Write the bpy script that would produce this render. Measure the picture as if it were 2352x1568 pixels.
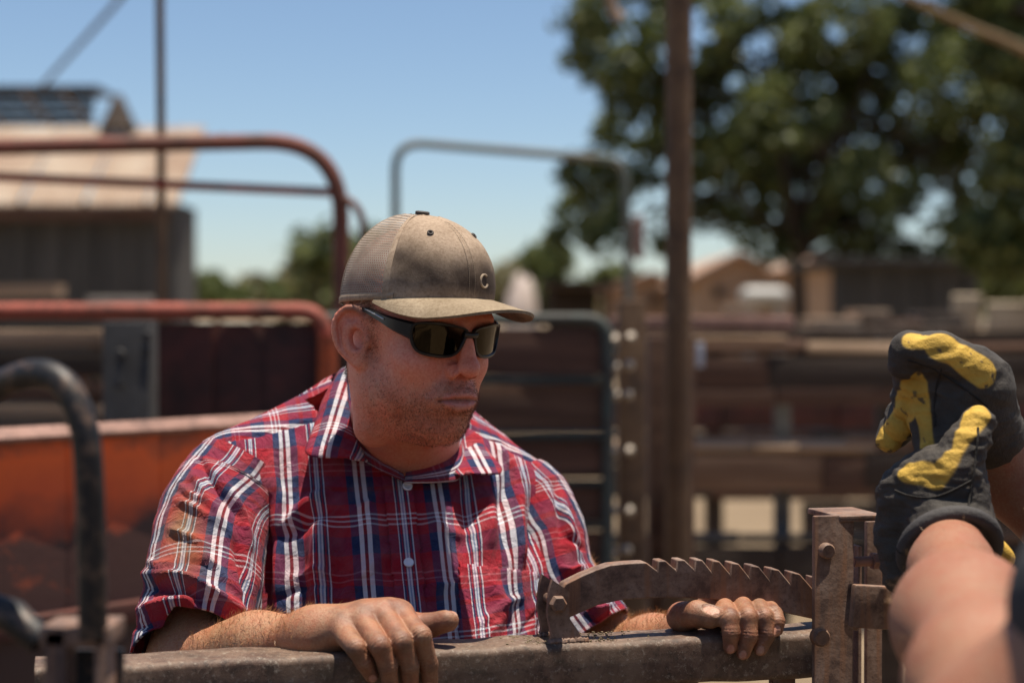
import bpy, bmesh, math, random
import numpy as np
from mathutils import Vector, Matrix
from math import radians as RAD, sin, cos, pi
random.seed(7); np.random.seed(7)
for o in list(bpy.data.objects): bpy.data.objects.remove(o)
S = bpy.context.scene
COL = S.collection

# ------------------------------------------------------------------ camera, sky, sun, exposure
CAM = np.array([0.0, 0.0, 1.5]); FPX = 4116.0; PITCH = math.atan(59/FPX)
cd = bpy.data.cameras.new('camera'); cam = bpy.data.objects.new('camera', cd); COL.objects.link(cam)
cam.location = CAM; cam.rotation_euler = (RAD(90)-PITCH, 0, 0)
cd.sensor_width = 36; cd.lens = FPX/2352*36; cd.clip_start = 0.05; cd.clip_end = 2000
cd.dof.use_dof = True; cd.dof.focus_distance = 1.84; cd.dof.aperture_fstop = 3.3
S.camera = cam
SUN_DIR = Vector((0.11, 0.03, 0.99)).normalized()      # towards the sun
w = bpy.data.worlds.new('World'); S.world = w; w.use_nodes = True
nt = w.node_tree; nt.nodes.clear()
sky = nt.nodes.new('ShaderNodeTexSky'); sky.sky_type = 'NISHITA'; sky.sun_disc = False
sky.sun_elevation = math.asin(SUN_DIR.z); sky.sun_rotation = math.atan2(SUN_DIR.x, SUN_DIR.y)
sky.air_density = 0.9; sky.dust_density = 0.5; sky.ozone_density = 2.8; sky.altitude = 400
bg = nt.nodes.new('ShaderNodeBackground'); bg.inputs[1].default_value = 0.078
wo = nt.nodes.new('ShaderNodeOutputWorld')
nt.links.new(sky.outputs[0], bg.inputs[0]); nt.links.new(bg.outputs[0], wo.inputs[0])
sd = bpy.data.lights.new('sun', 'SUN'); sun = bpy.data.objects.new('sun', sd); COL.objects.link(sun)
sd.energy = 5.0; sd.angle = RAD(0.53); sd.color = (1.0, 0.915, 0.79)
sun.rotation_euler = SUN_DIR.to_track_quat('Z', 'Y').to_euler(); sun.location = (0, 0, 12)
S.view_settings.view_transform = 'Standard'; S.view_settings.look = 'None'
S.view_settings.exposure = 0.62; S.view_settings.gamma = 1.0; S.view_settings.use_curve_mapping = False
S.render.engine = 'CYCLES'
S.cycles.use_denoising = True
S.cycles.max_bounces = 8; S.cycles.transparent_max_bounces = 12
try: S.cycles.denoiser = 'OPENIMAGEDENOISE'
except Exception: pass

# ------------------------------------------------------------------ pixel <-> place helpers (pixels of a 2352 x 1568 frame)
def P(u, v, Y):
    x = (u-1176)/FPX; z = -(v-784)/FPX
    d = np.array([x, cos(PITCH)+z*sin(PITCH), z*cos(PITCH)-sin(PITCH)])
    return CAM + d*(Y/d[1])
def UV(p):
    q = np.asarray(p, float)-CAM
    f = q[..., 1]*cos(PITCH)-q[..., 2]*sin(PITCH); z = q[..., 1]*sin(PITCH)+q[..., 2]*cos(PITCH)
    return 1176+FPX*q[..., 0]/f, 784-FPX*z/f

# ------------------------------------------------------------------ object helpers
def tag(o, label=None, cat=None, group=None, kind=None):
    if label: o['label'] = label
    if cat: o['category'] = cat
    if group: o['group'] = group
    if kind: o['kind'] = kind
    return o
def empty(name, loc, label=None, cat=None, group=None):
    o = bpy.data.objects.new(name, None); COL.objects.link(o); o.location = [float(c) for c in loc]
    o.empty_display_size = 0.1
    return tag(o, label, cat, group)
def wpos(o):
    p = Vector((0, 0, 0))
    while o is not None: p = p+o.location; o = o.parent
    return p
def mk(name, verts, faces, mat, parent=None, smooth=True, sharp=None):
    """mesh object from world-space coordinates; child coordinates are kept relative to its parent"""
    v = np.asarray(verts, float)
    if parent is not None:
        off = wpos(parent); loc = Vector((0, 0, 0)); v = v-np.array(off)
    else:
        c = v.mean(0).copy(); c[2] = v[:, 2].min(); loc = Vector(c); v = v-c
    me = bpy.data.meshes.new(name)
    if isinstance(faces, np.ndarray):
        n, k = faces.shape
        me.vertices.add(len(v)); me.vertices.foreach_set('co', v.astype(np.float32).ravel())
        me.loops.add(n*k); me.loops.foreach_set('vertex_index', faces.astype(np.int32).ravel())
        me.polygons.add(n); me.polygons.foreach_set('loop_start', np.arange(0, n*k, k, dtype=np.int32))
        me.polygons.foreach_set('loop_total', np.full(n, k, np.int32)); me.update(calc_edges=True)
    else:
        me.from_pydata([tuple(a) for a in v], [], faces); me.update()
    me.validate()
    me.polygons.foreach_set('use_smooth', [smooth]*len(me.polygons))
    if smooth and sharp is not None:
        try: me.set_sharp_from_angle(angle=sharp)
        except Exception: pass
    o = bpy.data.objects.new(name, me); COL.objects.link(o); o.location = loc; o.parent = parent
    for m in (mat if isinstance(mat, (list, tuple)) else [mat]): me.materials.append(m)
    return o
def setcol(o, rgb, name='tint'):
    a = o.data.color_attributes.new(name, 'FLOAT_COLOR', 'POINT')
    c = np.ones((len(o.data.vertices), 4), np.float32); c[:, :3] = rgb; a.data.foreach_set('color', c.ravel())
def setuv(o, uv):       # uv per vertex
    l = o.data.uv_layers.new(name='cloth'); idx = np.zeros(len(o.data.loops), np.int32)
    o.data.loops.foreach_get('vertex_index', idx); l.data.foreach_set('uv', np.asarray(uv, np.float32)[idx].ravel())

class MB:
    """collects shapes into ONE mesh (one part)"""
    def __init__(s): s.v = []; s.f = []
    def add(s, v, f):
        b = len(s.v); s.v += [tuple(map(float, a)) for a in v]; s.f += [tuple(b+i for i in q) for q in f]; return s
    def box(s, c, size, R=None, bev=0.0):
        """box with chamfered edges"""
        hx, hy, hz = [a/2 for a in size]; b = min(bev, hx*.45, hy*.45, hz*.45)
        R = np.eye(3) if R is None else R; c = np.asarray(c, float)
        if b <= 0:
            v = [(x, y, z) for x in (-hx, hx) for y in (-hy, hy) for z in (-hz, hz)]
            f = [(0, 1, 3, 2), (4, 6, 7, 5), (0, 4, 5, 1), (2, 3, 7, 6), (0, 2, 6, 4), (1, 5, 7, 3)]
            return s.add([c+R@np.array(a) for a in v], f)
        bm = bmesh.new(); bmesh.ops.create_cube(bm, size=1)
        for a in bm.verts: a.co = Vector((a.co.x*2*hx, a.co.y*2*hy, a.co.z*2*hz))
        bmesh.ops.bevel(bm, geom=list(bm.edges), offset=b, segments=2, affect='EDGES', profile=.6)
        bm.verts.index_update()
        s.add([c+R@np.array(a.co) for a in bm.verts], [[q.index for q in f.verts] for f in bm.faces]); bm.free(); return s
    def bar(s, a, b, w, h, up=(0, 0, 1), bev=0.0):
        a = np.asarray(a, float); b = np.asarray(b, float); d = b-a; L = np.linalg.norm(d); d = d/L
        y = np.cross(up, d); y /= np.linalg.norm(y); z = np.cross(d, y)
        return s.box((a+b)/2, (L, w, h), np.stack([d, y, z], 1), bev)
    def tube(s, pts, r, n=12, caps=True):
        pts = np.asarray(pts, float); m = len(pts); r = np.broadcast_to(np.asarray(r, float), (m,))
        t = np.gradient(pts, axis=0); t /= np.linalg.norm(t, axis=1)[:, None]
        ref = np.array([0, 0, 1.]) if abs(t[0][2]) < .9 else np.array([1., 0, 0])
        nx = np.cross(ref, t[0]); nx /= np.linalg.norm(nx); vv = []
        for i in range(m):
            nx = nx-t[i]*np.dot(nx, t[i]); nx /= np.linalg.norm(nx); ny = np.cross(t[i], nx)
            for k in range(n):
                a = 2*pi*k/n; vv.append(pts[i]+r[i]*(cos(a)*nx+sin(a)*ny))
        ff = [(i*n+k, i*n+(k+1) % n, (i+1)*n+(k+1) % n, (i+1)*n+k) for i in range(m-1) for k in range(n)]
        if caps: ff += [tuple(range(n-1, -1, -1)), tuple((m-1)*n+k for k in range(n))]
        return s.add(vv, ff)
    def disc(s, c, axis, r, h, n=12):
        axis = np.asarray(axis, float); axis /= np.linalg.norm(axis); c = np.asarray(c, float)
        return s.tube([c-axis*h/2, c-axis*h/2*.98, c+axis*h*.3, c+axis*h/2], [r*.96, r, r, r*.8], n)
    def prism(s, poly, a, ex, ey, ez, depth):
        """polygon (x,y list) placed at a with axes ex, ey and thickness depth along ez (both ways)"""
        a, ex, ey, ez = [np.asarray(q, float) for q in (a, ex, ey, ez)]; n = len(poly)
        v = [a+ex*x+ey*y-ez*depth/2 for x, y in poly]+[a+ex*x+ey*y+ez*depth/2 for x, y in poly]
        f = [tuple(range(n-1, -1, -1)), tuple(range(n, 2*n))]+[(i, (i+1) % n, n+(i+1) % n, n+i) for i in range(n)]
        return s.add(v, f)
    def build(s, name, mat, parent=None, smooth=True, sharp=RAD(38)): return mk(name, s.v, s.f, mat, parent, smooth, sharp)
def spline(pts, n=8, closed=False):
    """Catmull-Rom through the points"""
    p = np.asarray(pts, float); out = []; m = len(p)
    for i in range(m if closed else m-1):
        if closed: a, b, c, d = p[i-1], p[i], p[(i+1) % m], p[(i+2) % m]
        else: a, b, c, d = p[max(i-1, 0)], p[i], p[i+1], p[min(i+2, m-1)]
        for k in range(n):
            t = k/n; out.append(.5*((2*b)+(-a+c)*t+(2*a-5*b+4*c-d)*t*t+(-a+3*b-3*c+d)*t**3))
    if not closed: out.append(p[-1])
    return np.array(out)

# ------------------------------------------------------------------ procedural materials
def nodes(m):
    m.use_nodes = True; t = m.node_tree; b = t.nodes.get('Principled BSDF'); return t, b
def N(t, kind, **kw):
    n = t.nodes.new(kind)
    for k, v in kw.items():
        if k.startswith('i_'): n.inputs[int(k[2:])].default_value = v
        else: setattr(n, k, v)
    return n
def ramp(t, fac, stops, interp='LINEAR'):
    r = t.nodes.new('ShaderNodeValToRGB'); r.color_ramp.interpolation = interp; e = r.color_ramp.elements
    while len(e) < len(stops): e.new(0.5)
    for k, (p, c) in enumerate(stops): e[k].position = p; e[k].color = (*c, 1)
    t.links.new(fac, r.inputs[0]); return r
def mixc(t, fac, a, b, mode='MIX'):
    n = t.nodes.new('ShaderNodeMix'); n.data_type = 'RGBA'; n.blend_type = mode
    for sock, v in ((n.inputs[0], fac), (n.inputs[6], a), (n.inputs[7], b)):
        if hasattr(v, 'links'): t.links.new(v, sock)
        elif isinstance(v, (int, float)): sock.default_value = v
        else: sock.default_value = (*v, 1)
    return n.outputs[2]
def noise(t, scale, detail=5, rough=.6, vec=None, dist=0.0):
    n = N(t, 'ShaderNodeTexNoise'); n.inputs['Scale'].default_value = scale; n.inputs['Detail'].default_value = detail
    n.inputs['Roughness'].default_value = rough; n.inputs['Distortion'].default_value = dist
    if vec is None:
        c = N(t, 'ShaderNodeTexCoord'); vec = c.outputs['Object']
    t.links.new(vec, n.inputs['Vector']); return n.outputs[0]
def bump(t, b, h, strength=.3, dist=.01):
    n = N(t, 'ShaderNodeBump'); n.inputs['Strength'].default_value = strength; n.inputs['Distance'].default_value = dist
    t.links.new(h, n.inputs['Height']); t.links.new(n.outputs[0], b.inputs['Normal']); return n
def mat_mottled(name, cols, scale=6, rough=.75, bmp=.3, bscale=40, bdist=.004, metal=0.0, spec=.4, stretch=None, detail=6):
    """two to four colours mixed by noise, with fine relief"""
    m = bpy.data.materials.new(name); t, b = nodes(m); vec = None
    if stretch:
        c = N(t, 'ShaderNodeTexCoord'); mp = N(t, 'ShaderNodeMapping'); mp.inputs['Scale'].default_value = stretch
        t.links.new(c.outputs['Object'], mp.inputs[0]); vec = mp.outputs[0]
    f = noise(t, scale, detail, .65, vec, .3); k = len(cols)
    r = ramp(t, f, [(.3+.4*i/max(1, k-1), c) for i, c in enumerate(cols)])
    t.links.new(r.outputs[0], b.inputs['Base Color'])
    b.inputs['Roughness'].default_value = rough; b.inputs['Metallic'].default_value = metal
    b.inputs['Specular IOR Level'].default_value = spec
    bump(t, b, noise(t, bscale, 6, .6, vec), bmp, bdist)
    return m

# ------------------------------------------------------------------ sculpting: signed distances + surface nets
def smin(a, b, k):
    h = np.clip(.5+.5*(b-a)/k, 0, 1); return b*(1-h)+a*h-k*h*(1-h)
def smax(a, b, k): return -smin(-a, -b, k)
def ell(c, r, R=None):
    c = np.asarray(c, float); r = np.asarray(r, float)
    def f(p):
        q = p-c
        if R is not None: q = q@R
        k0 = np.sqrt(((q/r)**2).sum(1)); k1 = np.sqrt(((q/(r*r))**2).sum(1))+1e-9
        return k0*(k0-1)/k1
    f.b = (c, r.max()); return f
def rc(a, b, ra, rb):
    a = np.asarray(a, float); b = np.asarray(b, float); ab = b-a; L = (ab@ab)+1e-12
    def f(p):
        q = p-a; t = np.clip((q@ab)/L, 0, 1); return np.sqrt(((q-t[:, None]*ab)**2).sum(1))-(ra+(rb-ra)*t)
    f.b = ((a+b)/2, math.sqrt(L)/2+max(ra, rb)); return f
def chain(pts, rs, k):
    fs = [rc(pts[i], pts[i+1], rs[i], rs[i+1]) for i in range(len(pts)-1)]
    def f(p):
        d = fs[0](p)
        for g in fs[1:]: d = smin(d, g(p), k)
        return d
    q = np.asarray(pts, float); c = q.mean(0); f.b = (c, np.linalg.norm(q-c, axis=1).max()+max(rs)); return f
def compose(ops):
    """ops: (+1 / -1, distance function, blend radius)"""
    def f(p):
        d = None; lo = p.min(0); hi = p.max(0); cc = (lo+hi)/2; rad = np.linalg.norm(hi-lo)/2
        for s, g, k in ops:
            if d is not None and hasattr(g, 'b'):           # too far away to matter here
                lb = np.linalg.norm(cc-g.b[0])-g.b[1]-rad
                if (s > 0 and lb > k+d.max()) or (s < 0 and lb > k-d.min()): continue
            e = g(p)
            if d is None: d = e
            elif s > 0: d = smin(d, e, k)
            else: d = smax(d, -e, k)
        return d
    return f
def sculpt(f, lo, hi, h, safety=1.5):
    lo = np.asarray(lo, float); hi = np.asarray(hi, float); B = 8
    nb = np.ceil((hi-lo)/(h*B)).astype(int); n = nb*B+1
    g = np.stack(np.meshgrid(*[np.arange(k) for k in nb], indexing='ij'), -1).reshape(-1, 3)
    cen = lo+(g+.5)*B*h; dc = f(cen)
    F = np.repeat(np.repeat(np.repeat(np.where(dc > 0, 1., -1.).reshape(nb), B, 0), B, 1), B, 2)
    F = np.pad(F, ((0, 1),)*3, mode='edge').astype(np.float32)
    act = g[np.abs(dc) < B*h*.87*safety]
    o = np.stack(np.meshgrid(*[np.arange(B+1)]*3, indexing='ij'), -1).reshape(-1, 3)
    key = (act//2)@np.array([1000000, 1000, 1]); order = np.argsort(key, kind='stable'); act = act[order]; key = key[order]
    for ch in np.split(act, np.flatnonzero(np.diff(key))+1):
        if len(ch) == 0: continue
        ix = (ch[:, None, :]*B+o[None]).reshape(-1, 3)
        F[ix[:, 0], ix[:, 1], ix[:, 2]] = f(lo+ix*h)
    return nets(F, lo, h)
def nets(F, lo, h):
    sgn = F < 0; nx, ny, nz = F.shape
    cs = [(i, j, k) for i in (0, 1) for j in (0, 1) for k in (0, 1)]
    def sub(A, c): return A[c[0]:nx-1+c[0], c[1]:ny-1+c[1], c[2]:nz-1+c[2]]
    cnt = sum(sub(sgn, c).astype(np.int8) for c in cs)
    cell = np.argwhere((cnt > 0) & (cnt < 8)); idx = -np.ones((nx-1, ny-1, nz-1), np.int64)
    idx[cell[:, 0], cell[:, 1], cell[:, 2]] = np.arange(len(cell))
    acc = np.zeros((len(cell), 3)); num = np.zeros(len(cell))
    val = {c: F[cell[:, 0]+c[0], cell[:, 1]+c[1], cell[:, 2]+c[2]].astype(float) for c in cs}
    for a in cs:
        for ax in range(3):
            if a[ax]: continue
            b = list(a); b[ax] = 1; b = tuple(b); va, vb = val[a], val[b]; m = (va < 0) != (vb < 0)
            t = np.where(m, va/np.where(m, va-vb, 1), 0)
            p = np.array(a, float)+t[:, None]*(np.array(b)-np.array(a)); acc += np.where(m[:, None], p, 0); num += m
    v = lo+(cell+acc/np.maximum(num, 1)[:, None])*h; quads = []
    for ax in range(3):
        b, c = (ax+1) % 3, (ax+2) % 3; s0 = [slice(None)]*3; s1 = [slice(None)]*3
        s0[ax] = slice(0, -1); s1[ax] = slice(1, None); A = sgn[tuple(s0)]; Bq = sgn[tuple(s1)]
        e = np.argwhere(A != Bq); e = e[(e[:, b] > 0) & (e[:, c] > 0) & (e[:, b] < F.shape[b]-1) & (e[:, c] < F.shape[c]-1)]
        fl = A[e[:, 0], e[:, 1], e[:, 2]]; q = []
        for db, dc in ((1, 1), (0, 1), (0, 0), (1, 0)):
            z = e.copy(); z[:, b] -= db; z[:, c] -= dc; q.append(idx[z[:, 0], z[:, 1], z[:, 2]])
        q = np.stack(q, 1); q[~fl] = q[~fl][:, ::-1]; quads.append(q)
    q = np.concatenate(quads); q = q[(q >= 0).all(1)]
    return v, q
def relax(v, q, it=2, lam=.5):
    e = np.concatenate([q[:, [0, 1]], q[:, [1, 2]], q[:, [2, 3]], q[:, [3, 0]]])
    for _ in range(it):
        s = np.zeros_like(v); n = np.zeros(len(v))
        for a, b in ((0, 1), (1, 0)):
            np.add.at(s, e[:, a], v[e[:, b]]); np.add.at(n, e[:, a], 1)
        v = v+lam*(s/np.maximum(n, 1)[:, None]-v)
    return v
def vnormals(v, q):
    a = v[q[:, 2]]-v[q[:, 0]]; b = v[q[:, 3]]-v[q[:, 1]]; fn = np.cross(a, b); n = np.zeros_like(v)
    for k in range(4): np.add.at(n, q[:, k], fn)
    return n/(np.linalg.norm(n, axis=1)[:, None]+1e-12)
def sstep(a, b, x):
    t = np.clip((x-a)/(b-a), 0, 1); return t*t*(3-2*t)
def wob(p, scale, seed=0, oct=3):
    """cheap smooth noise in [-1,1]"""
    r = np.random.RandomState(seed); out = np.zeros(len(p)); amp = 1; tot = 0
    for o in range(oct):
        for _ in range(4):
            d = r.normal(size=3); d /= np.linalg.norm(d); out += amp*np.sin((p@d)*scale*(1.7**o)*r.uniform(.7, 1.4)+r.uniform(0, 6.28))*np.sin((p@np.roll(d, 1))*scale*(1.7**o)*.8+r.uniform(0, 6.28))
            tot += amp
        amp *= .6
    return out/tot*2
def hairs(v, n, mask, count, length, width, lean, rnd, seed, name, mat, parent, curl=0.3):
    """short hairs growing out of a surface: thin blades, one object"""
    r = np.random.RandomState(seed); w_ = np.clip(mask, 0, None); w_ = w_/w_.sum()
    pick = r.choice(len(v), count, p=w_); b = v[pick]+r.normal(size=(count, 3))*.0006; nn = n[pick]
    lean = np.asarray(lean, float)
    d = nn*.55+lean+r.normal(size=(count, 3))*rnd; d /= np.linalg.norm(d, axis=1)[:, None]
    L = length*r.uniform(.55, 1.25, count)[:, None]; s = np.cross(d, r.normal(size=(count, 3))); s /= np.linalg.norm(s, axis=1)[:, None]
    d2 = d+r.normal(size=(count, 3))*curl+lean*.4; d2 /= np.linalg.norm(d2, axis=1)[:, None]
    m = b+d*L*.5; t = m+d2*L*.5; wd = width/2
    V = np.stack([b-s*wd, b+s*wd, m+s*wd*.8, m-s*wd*.8, t], 1).reshape(-1, 3); base = np.arange(count)[:, None]*5
    F = [tuple(x) for x in (base+np.array([0, 1, 2, 3])).tolist()]+[tuple(x) for x in (base+np.array([3, 2, 4])).tolist()]
    return mk(name, V, F, mat, parent, smooth=False)

# rail geometry he leans on (line of the front top edge)
RZ = 1.175
def railY(x): return 1.668+.25*(x+.355)
RDIR = np.array([1, .25, 0])/math.hypot(1, .25); RN = np.array([.25, -1, 0])/math.hypot(1, .25)


# ================================================================== THE YARD
M_DIRT = bpy.data.materials.new('dusty_dirt'); t, b = nodes(M_DIRT)
cc_ = ramp(t, noise(t, .35, 8, .65), [(.3, (.17, .115, .065)), (.5, (.24, .17, .10)), (.72, (.33, .245, .15))]).outputs[0]
cc_ = mixc(t, ramp(t, noise(t, 5, 6, .7), [(.45, (0, 0, 0)), (.7, (.6, .6, .6))]).outputs[0], cc_, (.15, .10, .055))
t.links.new(cc_, b.inputs['Base Color']); b.inputs['Roughness'].default_value = .95; bump(t, b, noise(t, 14, 8, .7), .8, .05)
g = 700.; n_ = 24; xs = np.sign(np.linspace(-1, 1, n_))*np.abs(np.linspace(-1, 1, n_))**3*g
gv = [(x_, y_, 0.) for y_ in xs for x_ in xs]; gf = [(i*n_+j, i*n_+j+1, (i+1)*n_+j+1, (i+1)*n_+j) for i in range(n_-1) for j in range(n_-1)]
tag(mk('ground', gv, gf, M_DIRT), 'pale dusty dirt ground of the stockyard', kind='structure')

M_BOUNCE_CUT = mat_mottled('bounce_cut_soil', [(.035, .024, .015), (.06, .042, .027), (.10, .07, .045)], 3, .95, .8, 20, .03)  # dark sheet added out of view to cut bounce light on the man
fl = [(x_, y_, .004) for y_ in np.linspace(-2.6, 4.4, 12) for x_ in np.linspace(-5., .55, 14)]
tag(mk('bounce_cut_floor', fl, [(i*14+j, i*14+j+1, (i+1)*14+j+1, (i+1)*14+j) for i in range(11) for j in range(13)], M_BOUNCE_CUT), 'unseen dark soil sheet added under the gate to cut ground bounce', kind='structure')
# --- metals and timbers
def rust_mat(name, paint, rust, dark, scale=5, cover=.5, rough=.7, streak=None):
    m = bpy.data.materials.new(name); t, b = nodes(m); a = noise(t, scale, 7, .68, None, .5); f = noise(t, scale*9, 5, .7)
    c = ramp(t, a, [(cover-.14, dark), (cover-.02, rust), (cover+.12, paint)]).outputs[0]
    c = mixc(t, ramp(t, f, [(.5, (0, 0, 0)), (.68, (.7, .7, .7))]).outputs[0], c, dark)
    if streak:                                   # run-off streaks down the plate
        co = N(t, 'ShaderNodeTexCoord'); mp = N(t, 'ShaderNodeMapping'); mp.inputs['Scale'].default_value = (1, 1, .06); t.links.new(co.outputs['Object'], mp.inputs[0])
        c = mixc(t, ramp(t, noise(t, 95, 4, .6, mp.outputs[0]), [(.5, (0, 0, 0)), (.66, (.75, .75, .75))]).outputs[0], c, streak)
    t.links.new(c, b.inputs['Base Color'])
    b.inputs['Roughness'].default_value = rough; b.inputs['Specular IOR Level'].default_value = .4; bump(t, b, f, .3, .0014); return m
M_RAIL = bpy.data.materials.new('pitted_steel'); t, b = nodes(M_RAIL)
a1 = noise(t, 30, 6, .7, None, .3); a2 = noise(t, 130, 5, .75); a3 = noise(t, 7, 5, .6)
c = ramp(t, a1, [(.34, (.035, .018, .011)), (.48, (.105, .058, .038)), (.62, (.175, .108, .072))]).outputs[0]
c = mixc(t, ramp(t, a2, [(.54, (0, 0, 0)), (.64, (.8, .8, .8))]).outputs[0], c, (.035, .02, .014)); c = mixc(t, ramp(t, a3, [(.45, (0, 0, 0)), (.7, (.45, .45, .45))]).outputs[0], c, (.23, .165, .105))
sp1 = noise(t, 150, 6, .85); c = mixc(t, ramp(t, sp1, [(.55, (0, 0, 0)), (.62, (.6, .6, .6))]).outputs[0], c, (.36, .30, .23))
t.links.new(c, b.inputs['Base Color']); b.inputs['Roughness'].default_value = .58; b.inputs['Specular IOR Level'].default_value = .45; bump(t, b, sp1, .6, .0016)
M_RUSTBAR = rust_mat('rusted_flat_steel', (.26, .175, .13), (.18, .11, .077), (.08, .046, .034), 26, .5, .62, (.24, .115, .06))
M_REDPIPE = rust_mat('red_brown_paint', (.20, .055, .035), (.14, .05, .03), (.06, .028, .02), 7, .46)
M_RED2 = rust_mat('faded_red_paint', (.33, .075, .045), (.22, .06, .035), (.06, .025, .018), 9, .44)
M_ORANGE = rust_mat('orange_paint', (.50, .085, .018), (.30, .06, .02), (.09, .03, .018), 8, .42)
M_DARKRED = rust_mat('dark_red_sheet', (.10, .026, .017), (.065, .02, .013), (.035, .014, .01), 6, .5)
M_GREENPIPE = rust_mat('weathered_green_paint', (.11, .14, .12), (.16, .15, .12), (.06, .055, .045), 10, .46)
M_BLACK = rust_mat('worn_black_paint', (.012, .012, .013), (.02, .017, .014), (.20, .12, .075), 9, .36, .5)
M_POLE = rust_mat('brown_rust_pole', (.16, .092, .045), (.12, .064, .03), (.06, .033, .018), 6, .5)
M_PINKSTEEL = rust_mat('pink_oxide_paint', (.31, .175, .135), (.24, .13, .095), (.09, .05, .04), 6, .46)
M_GALV = mat_mottled('galvanised', [(.24, .20, .16), (.40, .34, .27)], 30, .5, .2, 90, .002, metal=.3)
M_GREYSTEEL = rust_mat('grey_steel_post', (.065, .06, .057), (.05, .046, .042), (.03, .026, .023), 8, .5)
def wood(name, a, b_, c): return mat_mottled(name, [a, b_, c], 5, .85, .5, 30, .008, stretch=(.25, 3, 3))
M_WDARK = wood('dark_timber', (.020, .013, .009), (.048, .032, .022), (.09, .062, .044)); M_WBROWN = wood('brown_timber', (.05, .025, .015), (.10, .05, .03), (.16, .085, .05))
M_WTAN = wood('tan_timber', (.18, .115, .07), (.30, .20, .125), (.40, .28, .19)); M_WGREY = wood('grey_timber', (.05, .047, .043), (.09, .083, .075), (.14, .13, .12))
M_WMID = wood('mid_brown_timber', (.12, .065, .037), (.20, .115, .068), (.29, .18, .11)); M_WPANEL = wood('panel_timber', (.05, .024, .016), (.10, .046, .029), (.16, .078, .05))
def board(name, u0, u1, vt, vb, Y0, mat, parent, Y1=None, thick=.035, bev=.004, slope=0., tilt=0.):
    """a level board seen between two picture columns and rows, at the distance of the fence it belongs to"""
    Y1 = Y0 if Y1 is None else Y1; a = P(u0, (vt+vb)/2, Y0); c = P(u1, (vt+vb)/2+slope, Y1); c[2] = a[2] if slope == 0 else c[2]
    h = (vb-vt)/FPX*Y0; return MB().bar(a, c, thick, h, up=(0, -sin(tilt), cos(tilt)), bev=bev).build(name, mat, parent)
def upright(name, u, v, wpx, Y, mat, parent, bottom=0., thick=None, lean=0.):
    a = P(u, v, Y); w_ = wpx/FPX*Y; th_ = thick or w_; h = a[2]-bottom
    return MB().box((a[0], a[1], bottom+h/2), (w_, th_, h), None, min(.006, w_*.1)).build(name, mat, parent)
def pipe(name, pts, r, mat, parent, n=14, sm=0):
    p = np.array(pts); p = spline(p, sm) if sm else p; return MB().tube(p, r, n).build(name, mat, parent)
def bend(corner, a, b_, rad, n=8):
    """rounded corner from direction a to direction b"""
    corner, a, b_ = [np.asarray(q, float) for q in (corner, a, b_)]; d1 = (a-corner)/np.linalg.norm(a-corner); d2 = (b_-corner)/np.linalg.norm(b_-corner)
    p0 = corner+d1*rad; p2 = corner+d2*rad; return [(1-s)**2*p0+2*s*(1-s)*corner+s*s*p2 for s in np.linspace(0, 1, n)]

# ------------------------------------------------------------------ the gate he leans on
def PP(u, v, off):
    """point seen at (u,v) on the plane of the rail's front face, set back by off"""
    d = P(u, v, 1.)-CAM; q0 = np.array([-.355, 1.668, 0])-RN*off; s = ((q0-CAM)@RN)/(d@RN); return CAM+d*s
gate = empty('chute_gate', (0, 1.79, 0), 'rusty steel gate with square top rail under the plaid-shirted man\'s hands', 'gate')
RW, RH, RR = .066, .047, .0075
prof = []
for cx_, cz_, a0 in ((RW-RR, -RR, 0), (RR, -RR, 90), (RR, -RH+RR, 180), (RW-RR, -RH+RR, 270)):
    for k in range(6): a = RAD(a0+k*18); prof.append((cx_+RR*cos(a), cz_+RR*sin(a)))
xr = np.linspace(-.44, .335, 60); n = len(prof); V = []
for x_ in xr:
    o = np.array([x_, railY(x_), RZ]); dent = .0007*sin(x_*41)+.0005*sin(x_*97+1)
    V += [o-RN*px_+np.array([0, 0, pz_+dent]) for px_, pz_ in prof]
f = [(i*n+k, i*n+(k+1) % n, (i+1)*n+(k+1) % n, (i+1)*n+k) for i in range(59) for k in range(n)]+[tuple(range(n-1, -1, -1)), tuple(59*n+k for k in range(n))]
mk('top_rail', V, f, M_RAIL, gate, True, RAD(50))
for u in (420, 1095, 1574, 1796):
    a = PP(u, 1570, .033); a[2] = RZ-RH+.002; MB().box((a[0], a[1], a[2]/2+.02), (.024, .03, a[2]-.04), None, .003).build('upright_bar', M_RUSTBAR, gate)
for zz in (.14, .5, .84):
    a = np.array([-.44, railY(-.44), zz])-RN*.033; c = np.array([.335, railY(.335), zz])-RN*.033; MB().bar(a, c, .04, .04, bev=.005).build('lower_rail', M_RAIL, gate)
# pivot bracket welded on the rail: two lugs and a pin
def Z4(zx, zy): return 1225+zx/2.8234, 1176+zy/2.8234
lug = [(120, 435), (230, 512), (226, 640), (232, 690), (345, 858), (250, 872), (92, 872), (112, 790), (86, 650), (100, 500)]
for off in (.012, .05):
    pts = [PP(*Z4(*q), .012) for q in lug]; a = pts[0]; poly = [((p-a)@RDIR, (p-a)[2]) for p in pts]
    MB().prism(poly, a-RN*(off-.012), RDIR, (0, 0, 1), RN, .007).build('pivot_lug', M_RUSTBAR, gate)
pv = PP(*Z4(150, 585), .012); MB().disc(pv+RN*.006, RN, .0085, .012, 6).disc(pv-RN*.045, RN, .0085, .012, 6).tube([pv+RN*.004, pv-RN*.044], .005, 10).build('pivot_pin', M_RUSTBAR, gate)
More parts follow.
